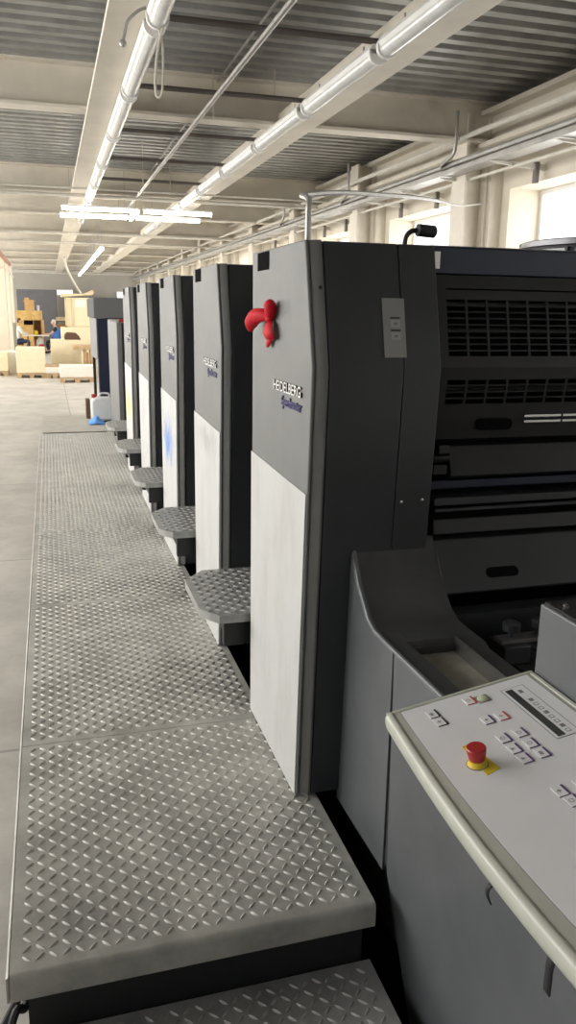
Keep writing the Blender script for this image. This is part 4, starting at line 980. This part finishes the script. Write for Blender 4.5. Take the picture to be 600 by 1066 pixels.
    for hp, kn, an, toe in legs:
        a_, t_ = J(an), J(toe); s_ = MB(); s_.tube([a_+Vector((-.06*f, 0, -.035)), a_+Vector((0, 0, -.03)), t_+Vector((0, 0, .0)), t_+Vector((.05*f, 0, -.005))], [.035, .05, .045, .028], 10); s_.build('shoe', M['rubber'], r)
    return r
# right: man in a blue vest facing left, forearms on the table
xr_ = atY(57.5, 345, TY+.3).x
armsR = [((.06, -.19, 1.08), (.24, -.24, .86), (.46, -.14, .845), (.55, -.12, .845)), ((.06, .19, 1.08), (.24, .24, .86), (.46, .10, .845), (.55, .08, .845))]
legsR = [((.06, -.10, .50), (.44, -.13, .52), (.40, -.14, .10), (.52, -.15, .05)), ((.06, .10, .50), (.44, .13, .52), (.36, .14, .10), (.48, .15, .05))]
person('grey haired person in a blue vest seated at the right of the table', (xr_+.06, TY+.3, 0), -1, (0, 0, .56), (.03, 0, 1.02), (.07, 0, 1.22), (.12, 0, 1.37), armsR, legsR, M['hair_grey'], M['blackcloth'], M['blackcloth'], M['vest'], g=1.28)
def stool(x, y, label, m):
    r = root('work_chair', (x, y, 0), label, 'chair', 'chairs at the work table')
    b = MB(); b.box(x-.22, x+.22, y-.22, y+.22, .375, .405); b.build('seat', m, r, bevel=.015)
    for sx in (-1, 1):
        for sy in (-1, 1):
            b = MB(); b.tube([(x+.18*sx, y+.18*sy, .375), (x+.20*sx, y+.20*sy, 0)], .014, 8); b.build('leg', M['conduit'], r)
    return r
r1 = stool(xr_+.08, TY+.3, 'dark chair under the person in the blue vest', M['brown'])
b = MB(); b.box(xr_+.30, xr_+.33, TY+.08, TY+.52, .55, .98); b.box(xr_+.29, xr_+.31, TY+.10, TY+.13, .40, .56); b.box(xr_+.29, xr_+.31, TY+.47, TY+.50, .40, .56); b.build('backrest', M['brown'], r1, bevel=.01)
xl_ = atY(18.5, 345, TY+.3).x
armsL = [((.06, -.18, 1.12), (.22, -.24, .88), (.46, -.14, .85), (.55, -.12, .85)), ((.06, .18, 1.12), (.22, .24, .90), (.46, .10, .85), (.55, .08, .85))]
legsL = [((.08, -.10, .52), (.46, -.13, .53), (.42, -.14, .10), (.54, -.15, .05)), ((.08, .10, .52), (.46, .13, .53), (.36, .14, .10), (.48, .15, .05))]
person('brown haired person in a white shirt and jeans seated at the left of the table', (xl_, TY+.3, 0), 1, (0, 0, .56), (.04, 0, 1.06), (.08, 0, 1.26), (.10, 0, 1.42), armsL, legsL, M['hair_brown'], M['shirt'], M['denim'])
stool(xl_+.0, TY+.3, 'dark stool under the person in the white shirt', M['brown'])

# ================================================================== light
def area(name, loc, rot, sx, sy, energy, col):
    l = bpy.data.lights.new(name, 'AREA'); l.shape = 'RECTANGLE'; l.size = sx; l.size_y = sy; l.energy = energy; l.color = col
    o = bpy.data.objects.new(name, l); C.objects.link(o); o.location = loc; o.rotation_euler = rot; return o
LEN = Y1-Y0
area('window_daylight', (XL-.55, 24.25, 2.78), (0, math.radians(-90), 0), 2.6, 43.5, 3650, (1, .975, .935))
area('window_daylight', (XR+1.9, 25.5, 2.6), (0, math.radians(90), 0), 4.0, 43, 2400, (1, .965, .91))
w = bpy.data.worlds.new('sky'); S.world = w; w.use_nodes = True
w.node_tree.nodes['Background'].inputs[0].default_value = (.96, .98, 1, 1); w.node_tree.nodes['Background'].inputs[1].default_value = 2.0

# ================================================================== camera
cd = bpy.data.cameras.new('camera'); cam = bpy.data.objects.new('camera', cd); C.objects.link(cam)
cd.sensor_fit = 'VERTICAL'; cd.sensor_height = 36; cd.sensor_width = 36*600/1066; cd.lens = F/1066*36; cd.clip_start = .02; cd.clip_end = 200
right = ROT @ Vector((1, 0, 0)); up = ROT @ Vector((0, -1, 0)); back = ROT @ Vector((0, 0, -1))
mw = Matrix.Identity(4)
for i in range(3): mw[i][0] = right[i]; mw[i][1] = up[i]; mw[i][2] = back[i]
mw.translation = (0, 0, EYE); cam.matrix_world = mw
S.camera = cam
vs_ = S.view_settings; vs_.view_transform = 'Standard'; vs_.look = 'None'; vs_.gamma = 1; vs_.use_curve_mapping = False; vs_.exposure = 0.0
